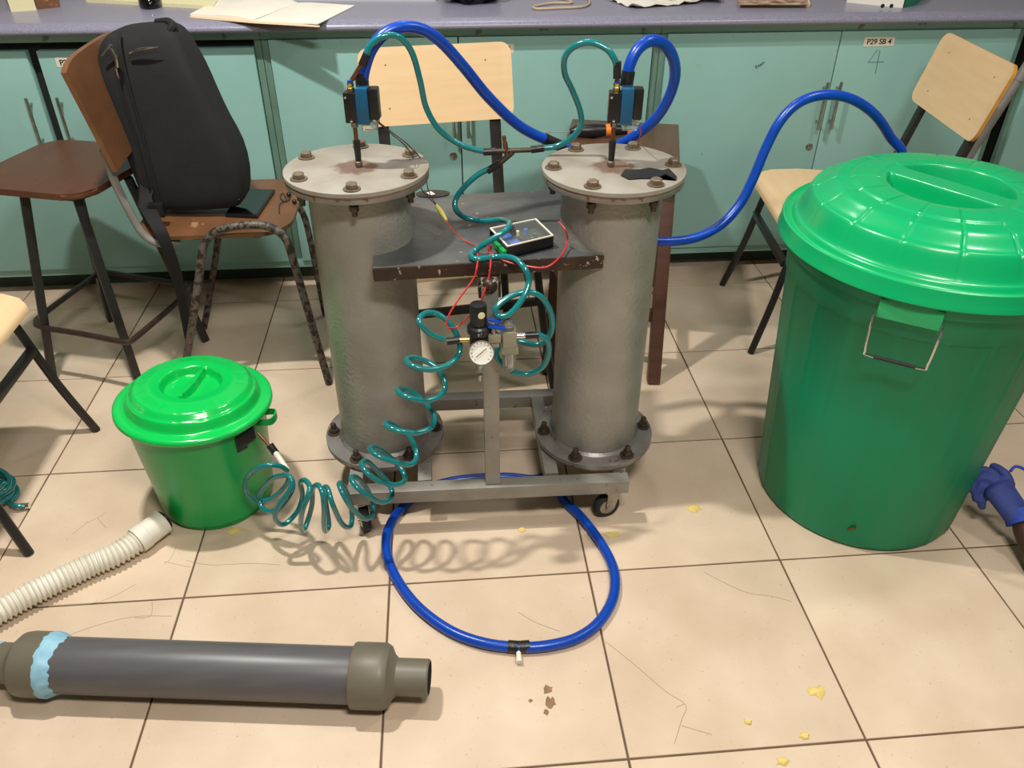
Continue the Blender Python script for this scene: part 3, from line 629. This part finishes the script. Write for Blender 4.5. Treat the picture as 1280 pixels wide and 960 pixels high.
# cross joint
cj = aty(630, 190, .955)
t = thing('cross_joint', 'taped grey and copper cross joint hanging between the drums where teal hoses meet', 'pipe joint', cj)
def cp(x, y): return aty(x, y, .955)-cj
b = MB(); b.tube([cp(618, 189), cp(672, 187)], .0058, 12); b.build('run_pipe', 'nut_dark', t)
b = MB(); b.tube([cp(631, 178), cp(634, 196)], .0058, 12); b.tube([cp(630, 170), cp(631, 180)], .0045, 10); b.build('upper_branch', 'copper', t)
b = MB(); b.tube([cp(641, 190), cp(620, 208)], .0066, 12); b.build('lower_branch', 'nut_dark', t)
for a_, c_ in (((604, 190), (620, 189)), ((664, 187), (680, 185)), ((624, 204), (609, 214))):
    b = MB(); b.tube([cp(*a_), cp(*c_)], .0085, 12); b.build('tape_band', 'tape_black', t)
# teal hose cross -> filter
t = thing('teal_hose', 'translucent teal hose dropping from the cross joint over the table plate to the filter', 'hose', group='teal air hoses')
p3 = P3([(614, 210, .955), (598, 218, .955), (582, 232, .955), (570, 248, .95)]) + [atz(x, y, z) for x, y, z in ((570, 262, .80), (582, 272, .768), (605, 276, .762), (628, 275, .775), (637, 279, .80), (632, 288, .803), (612, 301, .785), (594, 313, .763), (589, 320, .760), (597, 324, .760), (620, 321, .760))] + \
    P3([(642, 323, .732), (656, 336, .70), (661, 352, .69), (655, 370, .67), (643, 387, .655), (632, 395, .65), (622, 394, .655), (620, 385, .66), (635, 372, .675), (657, 365, .68), (676, 371, .68), (688, 390, .68), (690, 411, .68), (681, 427, .685), (668, 431, .69), (646, 426, .70), (628, 428, .688), (620, 442, .678), (630, 457, .67), (645, 466, .665), (662, 467, .665), (679, 458, .662), (686, 440, .66), (683, 424, .658), (669, 417, .655)])
b = MB(); b.tube(cr_spline(p3, 7), .0068, 12); b.build('tube', 'hose_teal', t)
# coil
t = thing('coiled_teal_hose', 'long coiled teal hose spiralling from the regulator down to the small green bucket', 'hose', group='teal air hoses')
cpx = [(555, 424), (539, 418), (527, 407), (524, 399), (531, 392), (545, 392), (559, 401), (568, 413), (574, 427), (574, 441), (566, 452), (553, 459), (536, 462), (517, 458), (508, 451), (514, 447), (531, 451), (545, 459), (555, 473), (556, 486), (548, 496), (531, 501), (511, 497), (499, 491), (497, 487), (506, 487), (520, 493), (532, 505), (541, 515), (543, 525), (538, 535), (520, 541), (500, 539), (486, 534), (481, 529), (488, 529), (500, 537), (511, 545), (519, 559), (520, 574), (511, 581), (491, 577), (471, 569), (463, 561), (469, 559), (487, 571), (502, 587), (506, 600), (495, 606), (475, 602), (459, 591), (452, 580), (459, 577), (475, 592), (487, 606), (490, 620), (479, 628), (463, 622), (447, 610), (439, 598), (446, 597), (459, 612), (466, 630), (465, 644), (455, 648), (439, 634), (429, 618), (424, 605), (429, 607), (438, 629), (440, 650), (436, 659), (427, 654), (416, 631), (410, 612), (406, 609), (406, 620), (409, 640), (411, 657), (407, 664), (405, 655), (405, 635), (403, 616), (397, 606), (391, 612), (390, 631), (385, 650), (379, 664), (376, 657), (378, 639), (385, 620), (387, 608), (381, 600), (376, 603), (378, 618), (376, 630), (369, 643), (356, 655), (347, 653), (344, 644), (349, 631), (360, 616), (365, 605), (362, 596), (354, 594), (341, 598), (329, 610), (324, 622), (328, 635), (338, 640), (349, 636), (360, 622), (366, 610), (365, 600), (362, 598), (358, 606), (347, 618), (334, 625), (320, 626), (309, 618), (306, 607), (311, 594), (324, 584), (339, 581), (351, 583), (359, 588)]
n_ = len(cpx); P = []; W_ = 7; offs = []
for i in range(n_):
    a, c_ = cpx[max(0, i-1)], cpx[min(n_-1, i+1)]; v = V((c_[0]-a[0], -(c_[1]-a[1]))).normalized()
    a, c_ = cpx[max(0, i-W_*2)], cpx[min(n_-1, i+W_*2)]; d = V((c_[0]-a[0], -(c_[1]-a[1]))).normalized()
    offs.append(v.y*d.x-v.x*d.y)
for i in range(n_):
    o_ = sum(offs[max(0, i-1):i+2])/len(offs[max(0, i-1):i+2]); f_ = i/(n_-1); am = .045*min(1, i/5, (n_-1-i)/4)
    yc = .648-.03*min(1, f_*4)+.075*max(0, f_-.72)/.28
    P.append(aty(*cpx[i], yc+am*o_))
wv = P[-1]; b = MB(); b.tube(cr_spline(P, 6), .0066, 10); b.build('tube', 'hose_teal', t)
e0 = aty(356, 578, .71); e1 = aty(343, 564, .73); e2 = aty(322, 541, .755)
b = MB(); b.tube([wv, e1], .0075, 12); b.build('end_sleeve', 'hose_white', t)
b = MB(); b.tube([aty(345, 567, .728), aty(337, 556, .738)], .0095, 12); b.build('tape_band', 'tape_black', t)
b = MB(); b.tube([e1, e2], .0042, 10); b.build('copper_tube', 'copper', t)
# blue hoses
t = thing('blue_hose', 'thick blue hose arching from the left valve over to behind the right drum lid', 'hose', group='thick blue hoses')
p = P3([(453, 106, .935), (455, 88, .935), (464, 62, .94), (480, 43, .95), (502, 34, .965), (528, 37, .985), (552, 53, 1.0), (580, 84, 1.02), (612, 123, 1.04), (650, 158, 1.06), (690, 178, 1.08), (730, 194, 1.09), (780, 235, 1.07), (790, 300, 1.04)])
b = MB(); b.tube(cr_spline(p, 8), .0128, 14); b.build('tube', 'hose_blue', t)
b = MB(); b.tube([p[0]-V((0, 0, .004)), p[0]+V((0, 0, .026))], .0145, 14); b.build('tape_band', 'tape_black', t)
b = MB(); q = [p[10].lerp(p[9], .25), p[10], p[10].lerp(p[11], .35)]; b.tube(q, .0142, 14); b.build('tape_band', 'tape_black', t)
t = thing('blue_hose', 'thick blue hose bent in a tight loop behind the right valve', 'hose', group='thick blue hoses')
p = P3([(783, 104, .895), (787, 82, .90), (797, 62, .91), (813, 51, .925), (831, 56, .945), (842, 75, .965), (843, 100, .985), (833, 128, 1.01), (815, 153, 1.035), (790, 172, 1.06), (770, 186, 1.075), (765, 210, 1.07), (785, 260, 1.04)])
b = MB(); b.tube(cr_spline(p, 8), .0128, 14); b.build('tube', 'hose_blue', t)
b = MB(); b.tube([p[0]-V((0, 0, .006)), p[0].lerp(p[1], .7)], .0148, 14); b.build('tape_band', 'tape_black', t)
t = thing('blue_hose', 'thick blue hose rising from behind the right drum to the large green bin', 'hose', group='thick blue hoses')
p = P3([(770, 285, 1.03), (800, 299, 1.02), (835, 302, 1.02), (870, 297, 1.03), (900, 282, 1.05), (925, 255, 1.07), (942, 222, 1.085), (957, 186, 1.10), (975, 152, 1.11), (998, 129, 1.12), (1028, 119, 1.13), (1062, 123, 1.14), (1092, 142, 1.15), (1112, 170, 1.16), (1124, 200, 1.155)]) + [V((2.26, 1.15, .72)), V((2.28, 1.10, .60)), V((2.29, 1.06, .56))]
b = MB(); b.tube(cr_spline(p, 8), .0128, 14); b.build('tube', 'hose_blue', t)
t = thing('blue_hose_ring', 'thick blue hose lying on the floor in a big ring before the cart', 'hose', group='thick blue hoses')
rp = [(690, 596), (703, 622), (728, 648), (752, 680), (767, 712), (767, 745), (750, 776), (722, 797), (685, 807), (648, 809), (605, 804), (562, 788), (522, 758), (495, 722), (483, 688), (487, 658), (505, 632), (535, 611), (572, 600), (630, 596), (665, 599)]
q = [atz(x, y, .0135) for x, y in rp]
b = MB(); b.tube(cr_spline(q, 7, True), .0128, 14, close=True); b.build('tube', 'hose_blue', t)
for a_, c_ in (((635, 808), (648, 809)), ((649, 809), (662, 808))):
    b = MB(); b.tube([atz(*a_, .0135), atz(*c_, .0135)], .0145, 14); b.build('tape_band', 'tape_black', t)
b = MB(); s0, s1 = atz(648, 813, .012), atz(649, 828, .010); b.tube([s0, s1], .006, 10, rad=[.0055, .0075]); b.build('tee_nozzle', 'hose_white', t, label='short white nozzle')
# ------------------------------------------------------------------ regulator
c = V((1.243, .655, 0))
t = thing('air_regulator', 'black air pressure regulator with a round white gauge clamped to the cart post', 'regulator', (1.243, .655, .5))
D = V((0, 0, -.488))
def part(name, m, par=None):
    return lambda b: b.xf(Matrix.Translation(D)).build(name, m, par or t)
part('body', 'black_plastic')(MB().box((0, 0, .592), (.042, .04, .05), bev=.004))
part('collar_nut', 'black_plastic')(MB().lathe([(.024, .614), (.026, .618), (.026, .632), (.022, .636)], n=20))
part('knob', 'black_plastic')(MB().lathe([(.018, .636), (.019, .64), (.019, .682), (.017, .687), (.001, .688)], n=24))
part('knob_sticker', 'cream')(MB().lathe([(.008, 0), (.008, .001), (0, .0012)], (.006, -.0185, .668), 16, Matrix.Rotation(PI/2, 4, 'X') @ Matrix.Rotation(.3, 4, 'Y')))
GR = Matrix.Rotation(PI/2-.35, 4, 'X')
gc = V((.003, -.048, .592))
part('gauge_stem', 'brass')(MB().tube([(0, -.015, .592), gc+V((0, .014, -.004))], .006, 10))
gz = part('gauge', 'chrome')(MB().lathe([(.0275, -.012), (.0285, 0), (.0285, .004), (.0265, .004), (.0262, .001)], gc, 40, GR, cap=False).lathe([(.001, -.012), (.0275, -.012)], gc, 40, GR, cap=False))
part('dial', 'dial', gz)(MB().lathe([(.0265, .0005), (.001, .0008)], gc, 40, GR, cap=False))
nd = MB(); nx = GR.to_3x3()
nd.bar(gc+nx @ V((-.012, -.010, .002)), gc+nx @ V((.011, .009, .002)), .0014, .0005, up=nx @ V((0, 0, 1)))
for k in range(13):
    a = math.radians(-135-90+k*22.5+0); p0 = gc+nx @ V((.020*math.cos(-a), .020*math.sin(-a), .0012)); p1 = gc+nx @ V((.0235*math.cos(-a), .0235*math.sin(-a), .0012)); nd.bar(p0, p1, .0012, .0003, up=nx @ V((0, 0, 1)))
part('needle_and_ticks', 'ink', gz)(nd)
part('drain_bowl', 'clear')(MB().lathe([(.001, .507), (.006, .509), (.010, .53), (.0165, .54), (.0165, .567), (.001, .567)], c=(0, -.006, 0), n=24))
part('drain_cock', 'steel')(MB().lathe([(.004, .488), (.006, .491), (.006, .506), (.001, .506)], c=(0, -.006, 0), n=12))
part('brass_port', 'brass')(MB().tube([(-.021, -.004, .60), (-.046, -.004, .60)], .0062, 10))
part('black_port', 'black_plastic')(MB().tube([(-.043, -.004, .60), (-.072, -.006, .598)], .0085, 12))
part('bracket', 'steel')(MB().box((.028, .038, .60), (.05, .012, .03)))
part('joint_block', 'clear_amber')(MB().box((.034, 0, .603), (.03, .026, .022), bev=.003).box((.034, 0, .585), (.022, .022, .012), bev=.002))
part('blue_lever', 'hose_blue')(MB().bar((.02, -.01, .638), (.058, -.012, .628), .012, .008, bev=.002).bar((.02, -.006, .65), (.05, -.006, .644), .010, .006, bev=.002))
part('lever_hub', 'steel')(MB().lathe([(.007, .613), (.007, .635), (.004, .64)], (.032, -.006, 0), 14))
part('filter_head', 'clear_amber')(MB().box((.068, 0, .598), (.032, .034, .044), bev=.004).box((.068, -.002, .571), (.04, .034, .014), bev=.003))
part('sight_dome', 'clear')(MB().lathe([(.013, .620), (.013, .636), (.009, .646), (.001, .648)], (.066, 0, 0), 20))
part('filter_bowl', 'clear')(MB().lathe([(.001, .508), (.012, .512), (.016, .525), (.016, .564), (.001, .564)], (.068, 0, 0), 20))
part('silver_port', 'chrome')(MB().tube([(.084, 0, .602), (.108, 0, .602)], .0068, 10))
part('black_port', 'black_plastic')(MB().tube([(.104, 0, .602), (.134, 0, .602)], .0082, 12))
# ------------------------------------------------------------------ circuit box on plate
t = thing('circuit_box', 'clear-topped black circuit box with blue relays on the table plate', 'circuit box', (1.365, .92, cz))
O2 = V((1.365, .92, cz)); Z1 = .782
top = [atz(x, y, Z1)-O2 for x, y in ((634, 309), (692, 295), (670, 274), (612, 286))]
bot = [V((p.x, p.y, .0015)) for p in top]
h_ = [p+V((0, 0, -.014)) for p in top]
b = MB(); b.hexa(bot, [V((p.x, p.y, .008)) for p in bot])
for i in range(4):
    p, q = bot[i], bot[(i+1) % 4]; n_ = (sum(bot, V())/4-(p+q)/2).normalized()*.003
    if i == 3: continue
    b.hexa([p, q, q+n_, p+n_], [p+V((0, 0, .028)), q+V((0, 0, .028)), q+n_+V((0, 0, .028)), p+n_+V((0, 0, .028))])
b.build('box_shell', 'black_plastic', t)
cc = sum(top, V())/4
q = [cc+(p-cc)*.93 for p in top]; MB().hexa([V((p.x, p.y, .0085)) for p in q], [V((p.x, p.y, .0105)) for p in q]).build('circuit_board', 'pcb', t)
fr = MB(); ti = [cc+(p-cc)*.94 for p in top]
for i in range(4):
    j_ = (i+1) % 4; fr.hexa([top[i], top[j_], ti[j_], ti[i]], [top[i]+V((0, 0, .0025)), top[j_]+V((0, 0, .0025)), ti[j_]+V((0, 0, .0025)), ti[i]+V((0, 0, .0025))])
fr.build('lid_rim', 'label', t, label='off-white lid rim')
MB().hexa([p+V((0, 0, .0005)) for p in ti], [p+V((0, 0, .0020)) for p in ti]).build('lid_pane', 'clear_pane', t)
ux = (top[1]-top[0]).normalized(); uy = V((-ux.y, ux.x, 0)); ra = math.atan2(ux.y, ux.x)
def on(u, v): return top[0]+(top[1]-top[0])*u+(top[3]-top[0])*v
for (u, v, w_, d_, h0, m_) in ((.25, .28, .026, .02, .014, 'relay'), (.22, .62, .026, .02, .014, 'relay')):
    p = on(u, v); MB().box((p.x, p.y, .0105+h0/2), (w_, d_, h0), rz=ra, bev=.001).build('relay', m_, t)
p = on(.55, .45); MB().box((p.x, p.y, .014), (.02, .03, .006), rz=ra).build('microchip', 'black_plastic', t)
for (u, v, r_, m_) in ((.52, .75, .004, 'cream'), (.70, .75, .005, 'relay'), (.78, .45, .005, 'steel'), (.66, .3, .004, 'brass')):
    p = on(u, v); MB().lathe([(r_, .0105), (r_, .022), (.001, .0225)], (p.x, p.y, 0), 12).build('capacitor', m_, t)
p = on(-.05, .22); 
MB().bar(on(-.03, .05)+V((0, 0, -.018)), on(-.03, .6)+V((0, 0, -.018)), .010, .012).build('terminal_block', 'green_dark', t, label='green screw terminals')
# ------------------------------------------------------------------ wires
def wire(label, pts, r=.0022, m='wire_red', cat='wire', name='red_wire', group='red wires on the cart'):
    b = MB(); b.tube(cr_spline(pts, 8), r, 6); return tag(b.build(name, m), label, cat, group)
wire('red wire hanging from the table plate to the coiled hose left of the regulator', [atz(596, 306, .757), atz(597, 324, .758)]+P3([(596, 334, .721), (592, 348, .712), (575, 372, .69), (562, 392, .67), (557, 408, .66)]))
wire('red wire dropping from the circuit box past the post behind the regulator', [atz(610, 300, .766), atz(613, 322, .758)]+P3([(613, 332, .721), (611, 346, .712), (604, 368, .693), (597, 384, .688), (584, 397, .68), (571, 409, .675), (560, 410, .665)]))
wire('red wire curving over the front edge of the table plate to the right drum', [atz(609, 302, .770), atz(612, 314, .760), atz(628, 325, .757), atz(655, 332, .757), atz(682, 334, .757), atz(701, 320, .762), aty(709, 303, .80), aty(707, 288, .80), aty(698, 277, .815)])
wire('thin red wire from the yellow connector to the table plate', [atz(557, 276, .80), atz(568, 290, .775), atz(580, 300, .757), atz(592, 306, .757)], .0014)
t = thing('yellow_connector', 'yellow crimp connector on brown wires above the table plate', 'connector', atz(552, 266, .80))
o_ = atz(552, 266, .80); b = MB(); b.tube([atz(545, 256, .82)-o_, atz(552, 266, .80)-o_, atz(558, 276, .79)-o_], .006, 12, rad=[.004, .0065, .004]); b.build('sleeve', 'yellow', t)
for k, l in enumerate(([(471, 152, .90), (490, 168, .90), (508, 184, .90), (520, 205, .99), (527, 236, 1.0), (538, 250, .97)], [(470, 150, .90), (492, 167, .90), (511, 182, .90), (530, 205, .99), (535, 236, 1.0), (546, 256, .93)])):
    pts = P3(l[:-1])+[atz(545, 256, .82)]
    wire(('brown', 'darker brown')[k]+' wire from the left valve'+(', reaching the yellow connector further right' if k else ' down to the yellow connector'), pts, .0013, 'wire_brown', 'wire', 'brown_wire', 'brown wires of the left valve')
wire('thin red wire hanging from the right valve behind the right drum lid', P3([(797, 150, .90), (801, 165, .93), (798, 178, 1.03), (803, 192, 1.06), (800, 215, 1.06)]), .0014, 'wire_red', 'wire', 'red_wire', 'red wires on the cart')
# black tape patch with white tag behind left drum on plate
pc = atz(541, 243, cz); t = thing('tape_patch', 'black oval tape patch with white tag at the back of the table plate', 'tape', pc)
MB().xf(Matrix()).lathe([(.05, .0005), (.05, .003), (.001, .0035)], (0, 0, 0), 24).xf(Matrix.Diagonal((.9, .5, 1, 1))).build('patch', 'tape_black', t)
MB().box((-.005, -.004, .0045), (.014, .022, .001), rz=.5).build('white_tag', 'paper', t)
# ------------------------------------------------------------------ buckets
def sm(a, b_, x):
    t_ = max(0, min(1, (x-a)/(b_-a))); return t_*t_*(3-2*t_)
def lid_mesh(R, prof, recess, rd, barw, bartop, ang, nr=70, na=144, ribs=0, ribd=.0015, r0=.5, barlen=1.0, taper=0):
    b = MB(); rings = []; outer = []
    rs = [0.002+(R-.002)*(k/nr) for k in range(nr+1)]
    def ph(r):
        for (a, za), (c_, zc) in zip(prof, prof[1:]):
            if a <= r <= c_: u = (r-a)/(c_-a); u = u*u*(3-2*u) if True else u; return za+(zc-za)*u
        return prof[-1][1]
    for r in rs:
        row = []
        for k in range(na):
            a = 2*PI*k/na; x, y = r*math.cos(a), r*math.sin(a); z = ph(r)
            rc = 1-sm(recess*.84, recess, r)
            if rc > 0:
                u = x*math.cos(ang)+y*math.sin(ang); v = -x*math.sin(ang)+y*math.cos(ang)
                bw = barw*(1-taper*abs(u)/recess)
                bar = (1-sm(bw*.8, bw*1.25, abs(v)))
                z -= rd*rc*(1-bar*bartop)
            if ribs:
                f_ = (a*ribs/(2*PI)) % 1; f_ = min(f_, 1-f_)
                z -= ribd*(1-sm(.0, .035, f_))*sm(r0*R, r0*R+.01, r)*(1-sm(R*.9, R*.94, r))
            row.append((x, y, z))
        rings.append(row)
    zr = rings[-1][0][2]
    def ringz(rr, z): return [(rr*math.cos(2*PI*k/na), rr*math.sin(2*PI*k/na), z) for k in range(na)]
    return b, rings, ringz, zr
# small bucket
t = thing('bucket', 'small bright green lidded bucket with a white hose at its foot', 'bucket', (.512, .868, 0))
b = MB(); b.lathe([(.135, .001), (.141, .004), (.143, .02), (.150, .022), (.172, .30), (.176, .318), (.172, .318), (.168, .30), (.14, .03), (.001, .03)], n=96); b.build('body', 'green_dark', t)
b, rings, rz_, zr = lid_mesh(.178, [(0, .056), (.075, .056), (.10, .058), (.135, .052), (.155, .036), (.167, .008), (.178, .006)], .078, .024, .010, .95, math.radians(78), ribs=16, ribd=.0012, r0=.58, taper=.6)
rings += [rz_(.188, .0075), rz_(.194, .003), rz_(.195, -.005), rz_(.190, -.011), rz_(.182, -.009), rz_(.178, -.003)]
b.rings(rings, cap=False); b.b.faces.new([v for v in b.b.verts[:144]])
o = b.build('lid', 'green_small', t, ang=60, loc=(0.0, 0.0, .331)); o.rotation_euler = (-.034, .065, 0)
ea = math.radians(-9); er = Matrix.Rotation(ea, 4, 'Z')
b = MB(); P_ = cr_spline([(.168, .024, .283), (.19, .024, .286), (.204, .019, .287), (.208, 0, .287), (.204, -.019, .287), (.19, -.024, .286), (.168, -.024, .283)], 5)
b.rings([[p+V((0, 0, .010)), p+V((0, 0, -.010)), p*1.0+V((-.004, 0, -.010)), p+V((-.004, 0, .010))] for p in P_]); b.xf(er); b.build('ear_handle', 'green_dark', t)
b = MB(); a_ = math.radians(-36); pt_ = V((.1685*math.cos(a_), .1685*math.sin(a_), .275)); b.box(pt_, (.012, .06, .04), rz=a_, bev=.003); b.box(pt_+V((-.022, -.014, .008)), (.010, .04, .03), rz=a_-.35, bev=.003); b.box(pt_+V((-.01, -.01, -.02)), (.008, .03, .02), rz=a_-.2, bev=.002); b.build('tape_patch', 'tape_black', t)
# white corrugated hose
t = thing('white_hose', 'white corrugated hose running from the foot of the small bucket out of the photo', 'hose')
g = cr_spline([atz(203, 652, .045), atz(190, 662, .043), atz(150, 690, .036), atz(110, 708, .034), (atz(60, 732, .034)), atz(10, 758, .034), atz(-50, 795, .034), atz(-120, 860, .034)], 40)
ds = [0]
for i in range(1, len(g)): ds.append(ds[-1]+(g[i]-g[i-1]).length)
b = MB(); b.tube(g[30:], .03, 20, rad=[.0285+.0035*math.sin(d/.0115*2*PI) for d in ds[30:]]); b.build('corrugated_tube', 'hose_white', t)
b = MB(); b.tube(g[0:62], .033, 24, rad=[.033 if 8 < i < 50 else .035 for i in range(62)]); b.build('collar', 'hose_white', t)
b = MB(); dd = (g[0]-g[6]).normalized(); b.tube([g[0]+dd*.008, g[0]-dd*.006], .028, 20); b.build('black_seal', 'tape_black', t)
# large bin
BC = V((2.313, .763, 0))
t = thing('large_bin', 'large green plastic bin with a domed lid and wire handles, right of the cart', 'bin', BC)
b = MB(); n = 160; prof = [(.250, .001), (.262, .006), (.266, .02), (.290, .40), (.307, .66), (.313, .665), (.316, .72), (.335, .745), (.337, .765), (.331, .765), (.325, .745), (.30, .66), (.26, .03), (.002, .03)]
def bodyr(r, z, a, k):
    f_ = (a*20/(2*PI)) % 1; f_ = min(f_, 1-f_); d = (.0028*(1-sm(0, .07, f_)) if k < 5 and k > 1 else 0); return r+d
b.rings([[(bodyr(r, z, 2*PI*k/n, i)*math.cos(2*PI*k/n), bodyr(r, z, 2*PI*k/n, i)*math.sin(2*PI*k/n), z) for k in range(n)] for i, (r, z) in enumerate(prof)]); b.build('body', 'green_bin', t, ang=50)
b, rings, rz_, zr = lid_mesh(.335, [(0, .120), (.14, .120), (.155, .122), (.20, .120), (.212, .114), (.235, .112), (.285, .086), (.316, .030), (.326, .016), (.335, .018)], .137, .058, .032, .97, math.radians(-57), nr=170, na=420, ribs=16, ribd=.0045, r0=.42)
rings += [rz_(.340, .024), rz_(.3445, .022), rz_(.346, .016), rz_(.3475, -.008), rz_(.350, -.012), rz_(.350, -.016), rz_(.343, -.016), rz_(.341, .010)]
b.rings(rings, cap=False); b.b.faces.new([v for v in b.b.verts[:420]])
b.build('lid', 'green_lid', t, ang=50, loc=(0, 0, .776))
def bw(x, y, rr, z):  # point on the bin wall under a photo pixel at height z
    return atz(x, y, z)-BC
ha = math.radians(-124)
Hm = Matrix.Rotation(ha, 4, 'Z')
b = MB(); b.box((.322, 0, .727), (.022, .125, .045), R=None, bev=.003); b.xf(Hm); b.build('handle_bracket', 'green_lid', t)
hp = [(.334, -.066, .722), (.345, -.066, .70), (.352, -.062, .635), (.352, -.05, .622), (.352, .05, .622), (.352, .062, .635), (.345, .066, .70), (.334, .066, .722)]
b = MB(); b.tube(cr_spline(hp, 6), .0028, 8); b.xf(Hm); hw = b.build('wire_handle', 'chrome', t)
b = MB(); b.tube([(.352, -.042, .622), (.352, .042, .622)], .0042, 10); b.xf(Hm); b.build('grip', 'rubber', hw)
a_ = math.radians(-22); b = MB(); b.box((.292*math.cos(a_), .292*math.sin(a_), .40), (.004, .05, .07), rz=a_, bev=.0015); b.build('foil_patch', 'steel', t)
tw = V((-.13, -.232, .075)); a_ = math.atan2(tw.y, tw.x); rr = .2705
b = MB(); b.tube([(rr*math.cos(a_), rr*math.sin(a_), .07), (rr*math.cos(a_+.03)+0, rr*math.sin(a_+.03)-.006, .082)], .0035, 8); b.tube([((rr-.004)*math.cos(a_-.015), (rr-.004)*math.sin(a_-.015), .062), ((rr+.004)*math.cos(a_), (rr+.004)*math.sin(a_), .072)], .0025, 6); b.build('drain_stub', 'copper', t)
# ------------------------------------------------------------------ grey pipe
p0 = V((1.102, .174, .068)); p1 = V((.18, .289, .068)); ax = (p1-p0).normalized(); Rm = ax.to_track_quat('Z', 'Y').to_matrix().to_4x4()
t = thing('pipe_assembly', 'dark grey plastic pipe with olive reducer ends lying in the front left corner', 'pipe', (p0.x, p0.y, 0))
O3 = V((0, 0, .0695))
def pl_(name, prof, m, lab=None): b = MB(); b.lathe(prof, O3, 64, Rm, cap=False); return b.build(name, m, t, label=lab, ang=30)
pl_('reducer', [(.034, .0), (.036, 0), (.0385, .003), (.0385, .068), (.046, .076), (.062, .084), (.0672, .092), (.0685, .10), (.0685, .158), (.067, .161), (.060, .161)], 'pvc_olive', 'olive reducer at right')
pl_('bore', [(.034, .0), (.034, .10), (.001, .10)], 'inner_dark')
pl_('main_pipe', [(.0585, .15), (.0590, .152), (.0590, .815)], 'pvc')
b = MB(); rg = []
for r_, z_, j_ in ((.0592, .786, .009), (.0612, .792, .008), (.0645, .800, .004), (.0680, .806, .002), (.0694, .811, .001), (.0692, .818, .004)):
    rg.append([O3+(Rm @ V((r_*math.cos(2*PI*k/64), r_*math.sin(2*PI*k/64), z_+j_*mn.noise(V((math.cos(2*PI*k/64)*5, math.sin(2*PI*k/64)*5, r_*100)))*2))) for k in range(64)])
b.rings(rg, cap=False); b.build('solvent_band', 'solvent', t, label='light blue solvent smear')
pl_('reducer', [(.060, .808), (.0685, .81), (.0685, .86), (.066, .874), (.056, .885), (.046, .892), (.0425, .90), (.0425, .99), (.036, .99)], 'pvc_olive', 'olive reducer at left')
pl_('solvent_band', [(.0428, .925), (.044, .93), (.044, .94), (.0428, .945)], 'solvent', 'light blue solvent ring')
pl_('end_pipe', [(.036, .98), (.040, .982), (.040, 1.15), (.036, 1.15)], 'pvc_olive')
# ------------------------------------------------------------------ coil on floor left
t = thing('teal_hose_coil', 'teal hose coil with silver fitting on the floor at the left edge', 'hose', group='teal air hoses')
g = [atz(32, 633, .012), atz(18, 632, .02), atz(8, 628, .025)]
pts = [g[0]+V((.0, 0, 0)), g[1]]
cc_ = atz(-12, 622, .012)
for k in range(90):
    a = -.4+2*PI*k/22; r_ = .065+.004*math.sin(k*.7); pts.append(V((cc_.x+r_*math.cos(a), cc_.y+r_*math.sin(a)*.9, .012+.014*(k/22)+.008*abs(math.sin(a*.5)))))
b = MB(); b.tube(cr_spline(pts, 3), .0068, 10); b.build('tube', 'hose_teal', t)
b = MB(); b.tube([atz(24, 633, .012), atz(37, 632, .012)], .0085, 12); b.build('fitting', 'chrome', t)
# ------------------------------------------------------------------ gloved hand
t = thing('person', 'dark-skinned forearm in a blue work glove steadying the large green bin', 'person', aty(1262, 640, .58))
def hp_(x, y, Y): return aty(x, y, Y)-t.location
vs = [hp_(1292, 690, .43), hp_(1276, 650, .50), hp_(1262, 631, .535), hp_(1250, 614, .57), hp_(1242, 603, .59)]
gv = vs[1:]; ge = [(0, 1), (1, 2), (2, 3)]; gr = [(.034, .030), (.043, .031), (.049, .032), (.044, .028)]; roots = [1]
def finger(pts, r):
    i = len(gv); roots.append(i)
    for k, m_ in enumerate(pts):
        gv.append(m_); gr.append(r*(1-.07*k))
        if k: ge.append((i+k-1, i+k))
for f3 in (((1250, 606, .585), (1240, 590, .615), (1226, 586, .630), (1217, 594, .615), (1215, 604, .600)),
           ((1250, 610, .575), (1236, 598, .605), (1223, 597, .615), (1216, 606, .600), (1216, 617, .588)),
           ((1249, 616, .57), (1235, 607, .595), (1224, 608, .600), (1219, 617, .588), (1221, 628, .577)),
           ((1250, 622, .56), (1238, 617, .580), (1229, 620, .582), (1226, 629, .570), (1229, 638, .562)),
           ((1264, 612, .575), (1258, 594, .605), (1246, 585, .635), (1237, 581, .655))):
    finger([hp_(*q) for q in f3], .0150 if len(f3) == 5 else .0155)
skin('glove', gv, ge, gr, 'glove', t, 2, roots, .003)
d_ = (vs[0]-vs[1]).normalized()
b = MB(); q0 = vs[1]-d_*.004; b.tube([q0-d_*.022, q0, q0+d_*.012], .034, 24, rad=[.033, .0365, .0375]); b.build('glove_cuff', 'glove_cuff', t)
skin('forearm', [vs[1]-d_*.005, vs[1]+d_*.08, vs[1]+d_*.18, vs[1]+d_*.27, vs[1]+d_*.30+V((.06, -.05, .10)), vs[1]+d_*.30+V((.16, -.12, .26))], [(0, 1), (1, 2), (2, 3), (3, 4), (4, 5)], [.028, .031, .040, .042, .042, .05], 'skin', t, 2, 0)
b = MB(); b.tube(cr_spline([hp_(1263, 589, .60), hp_(1270, 583, .61), hp_(1282, 588, .60), hp_(1288, 600, .58)], 6), .004, 8); b.build('glove_loop', 'glove_cuff', t)
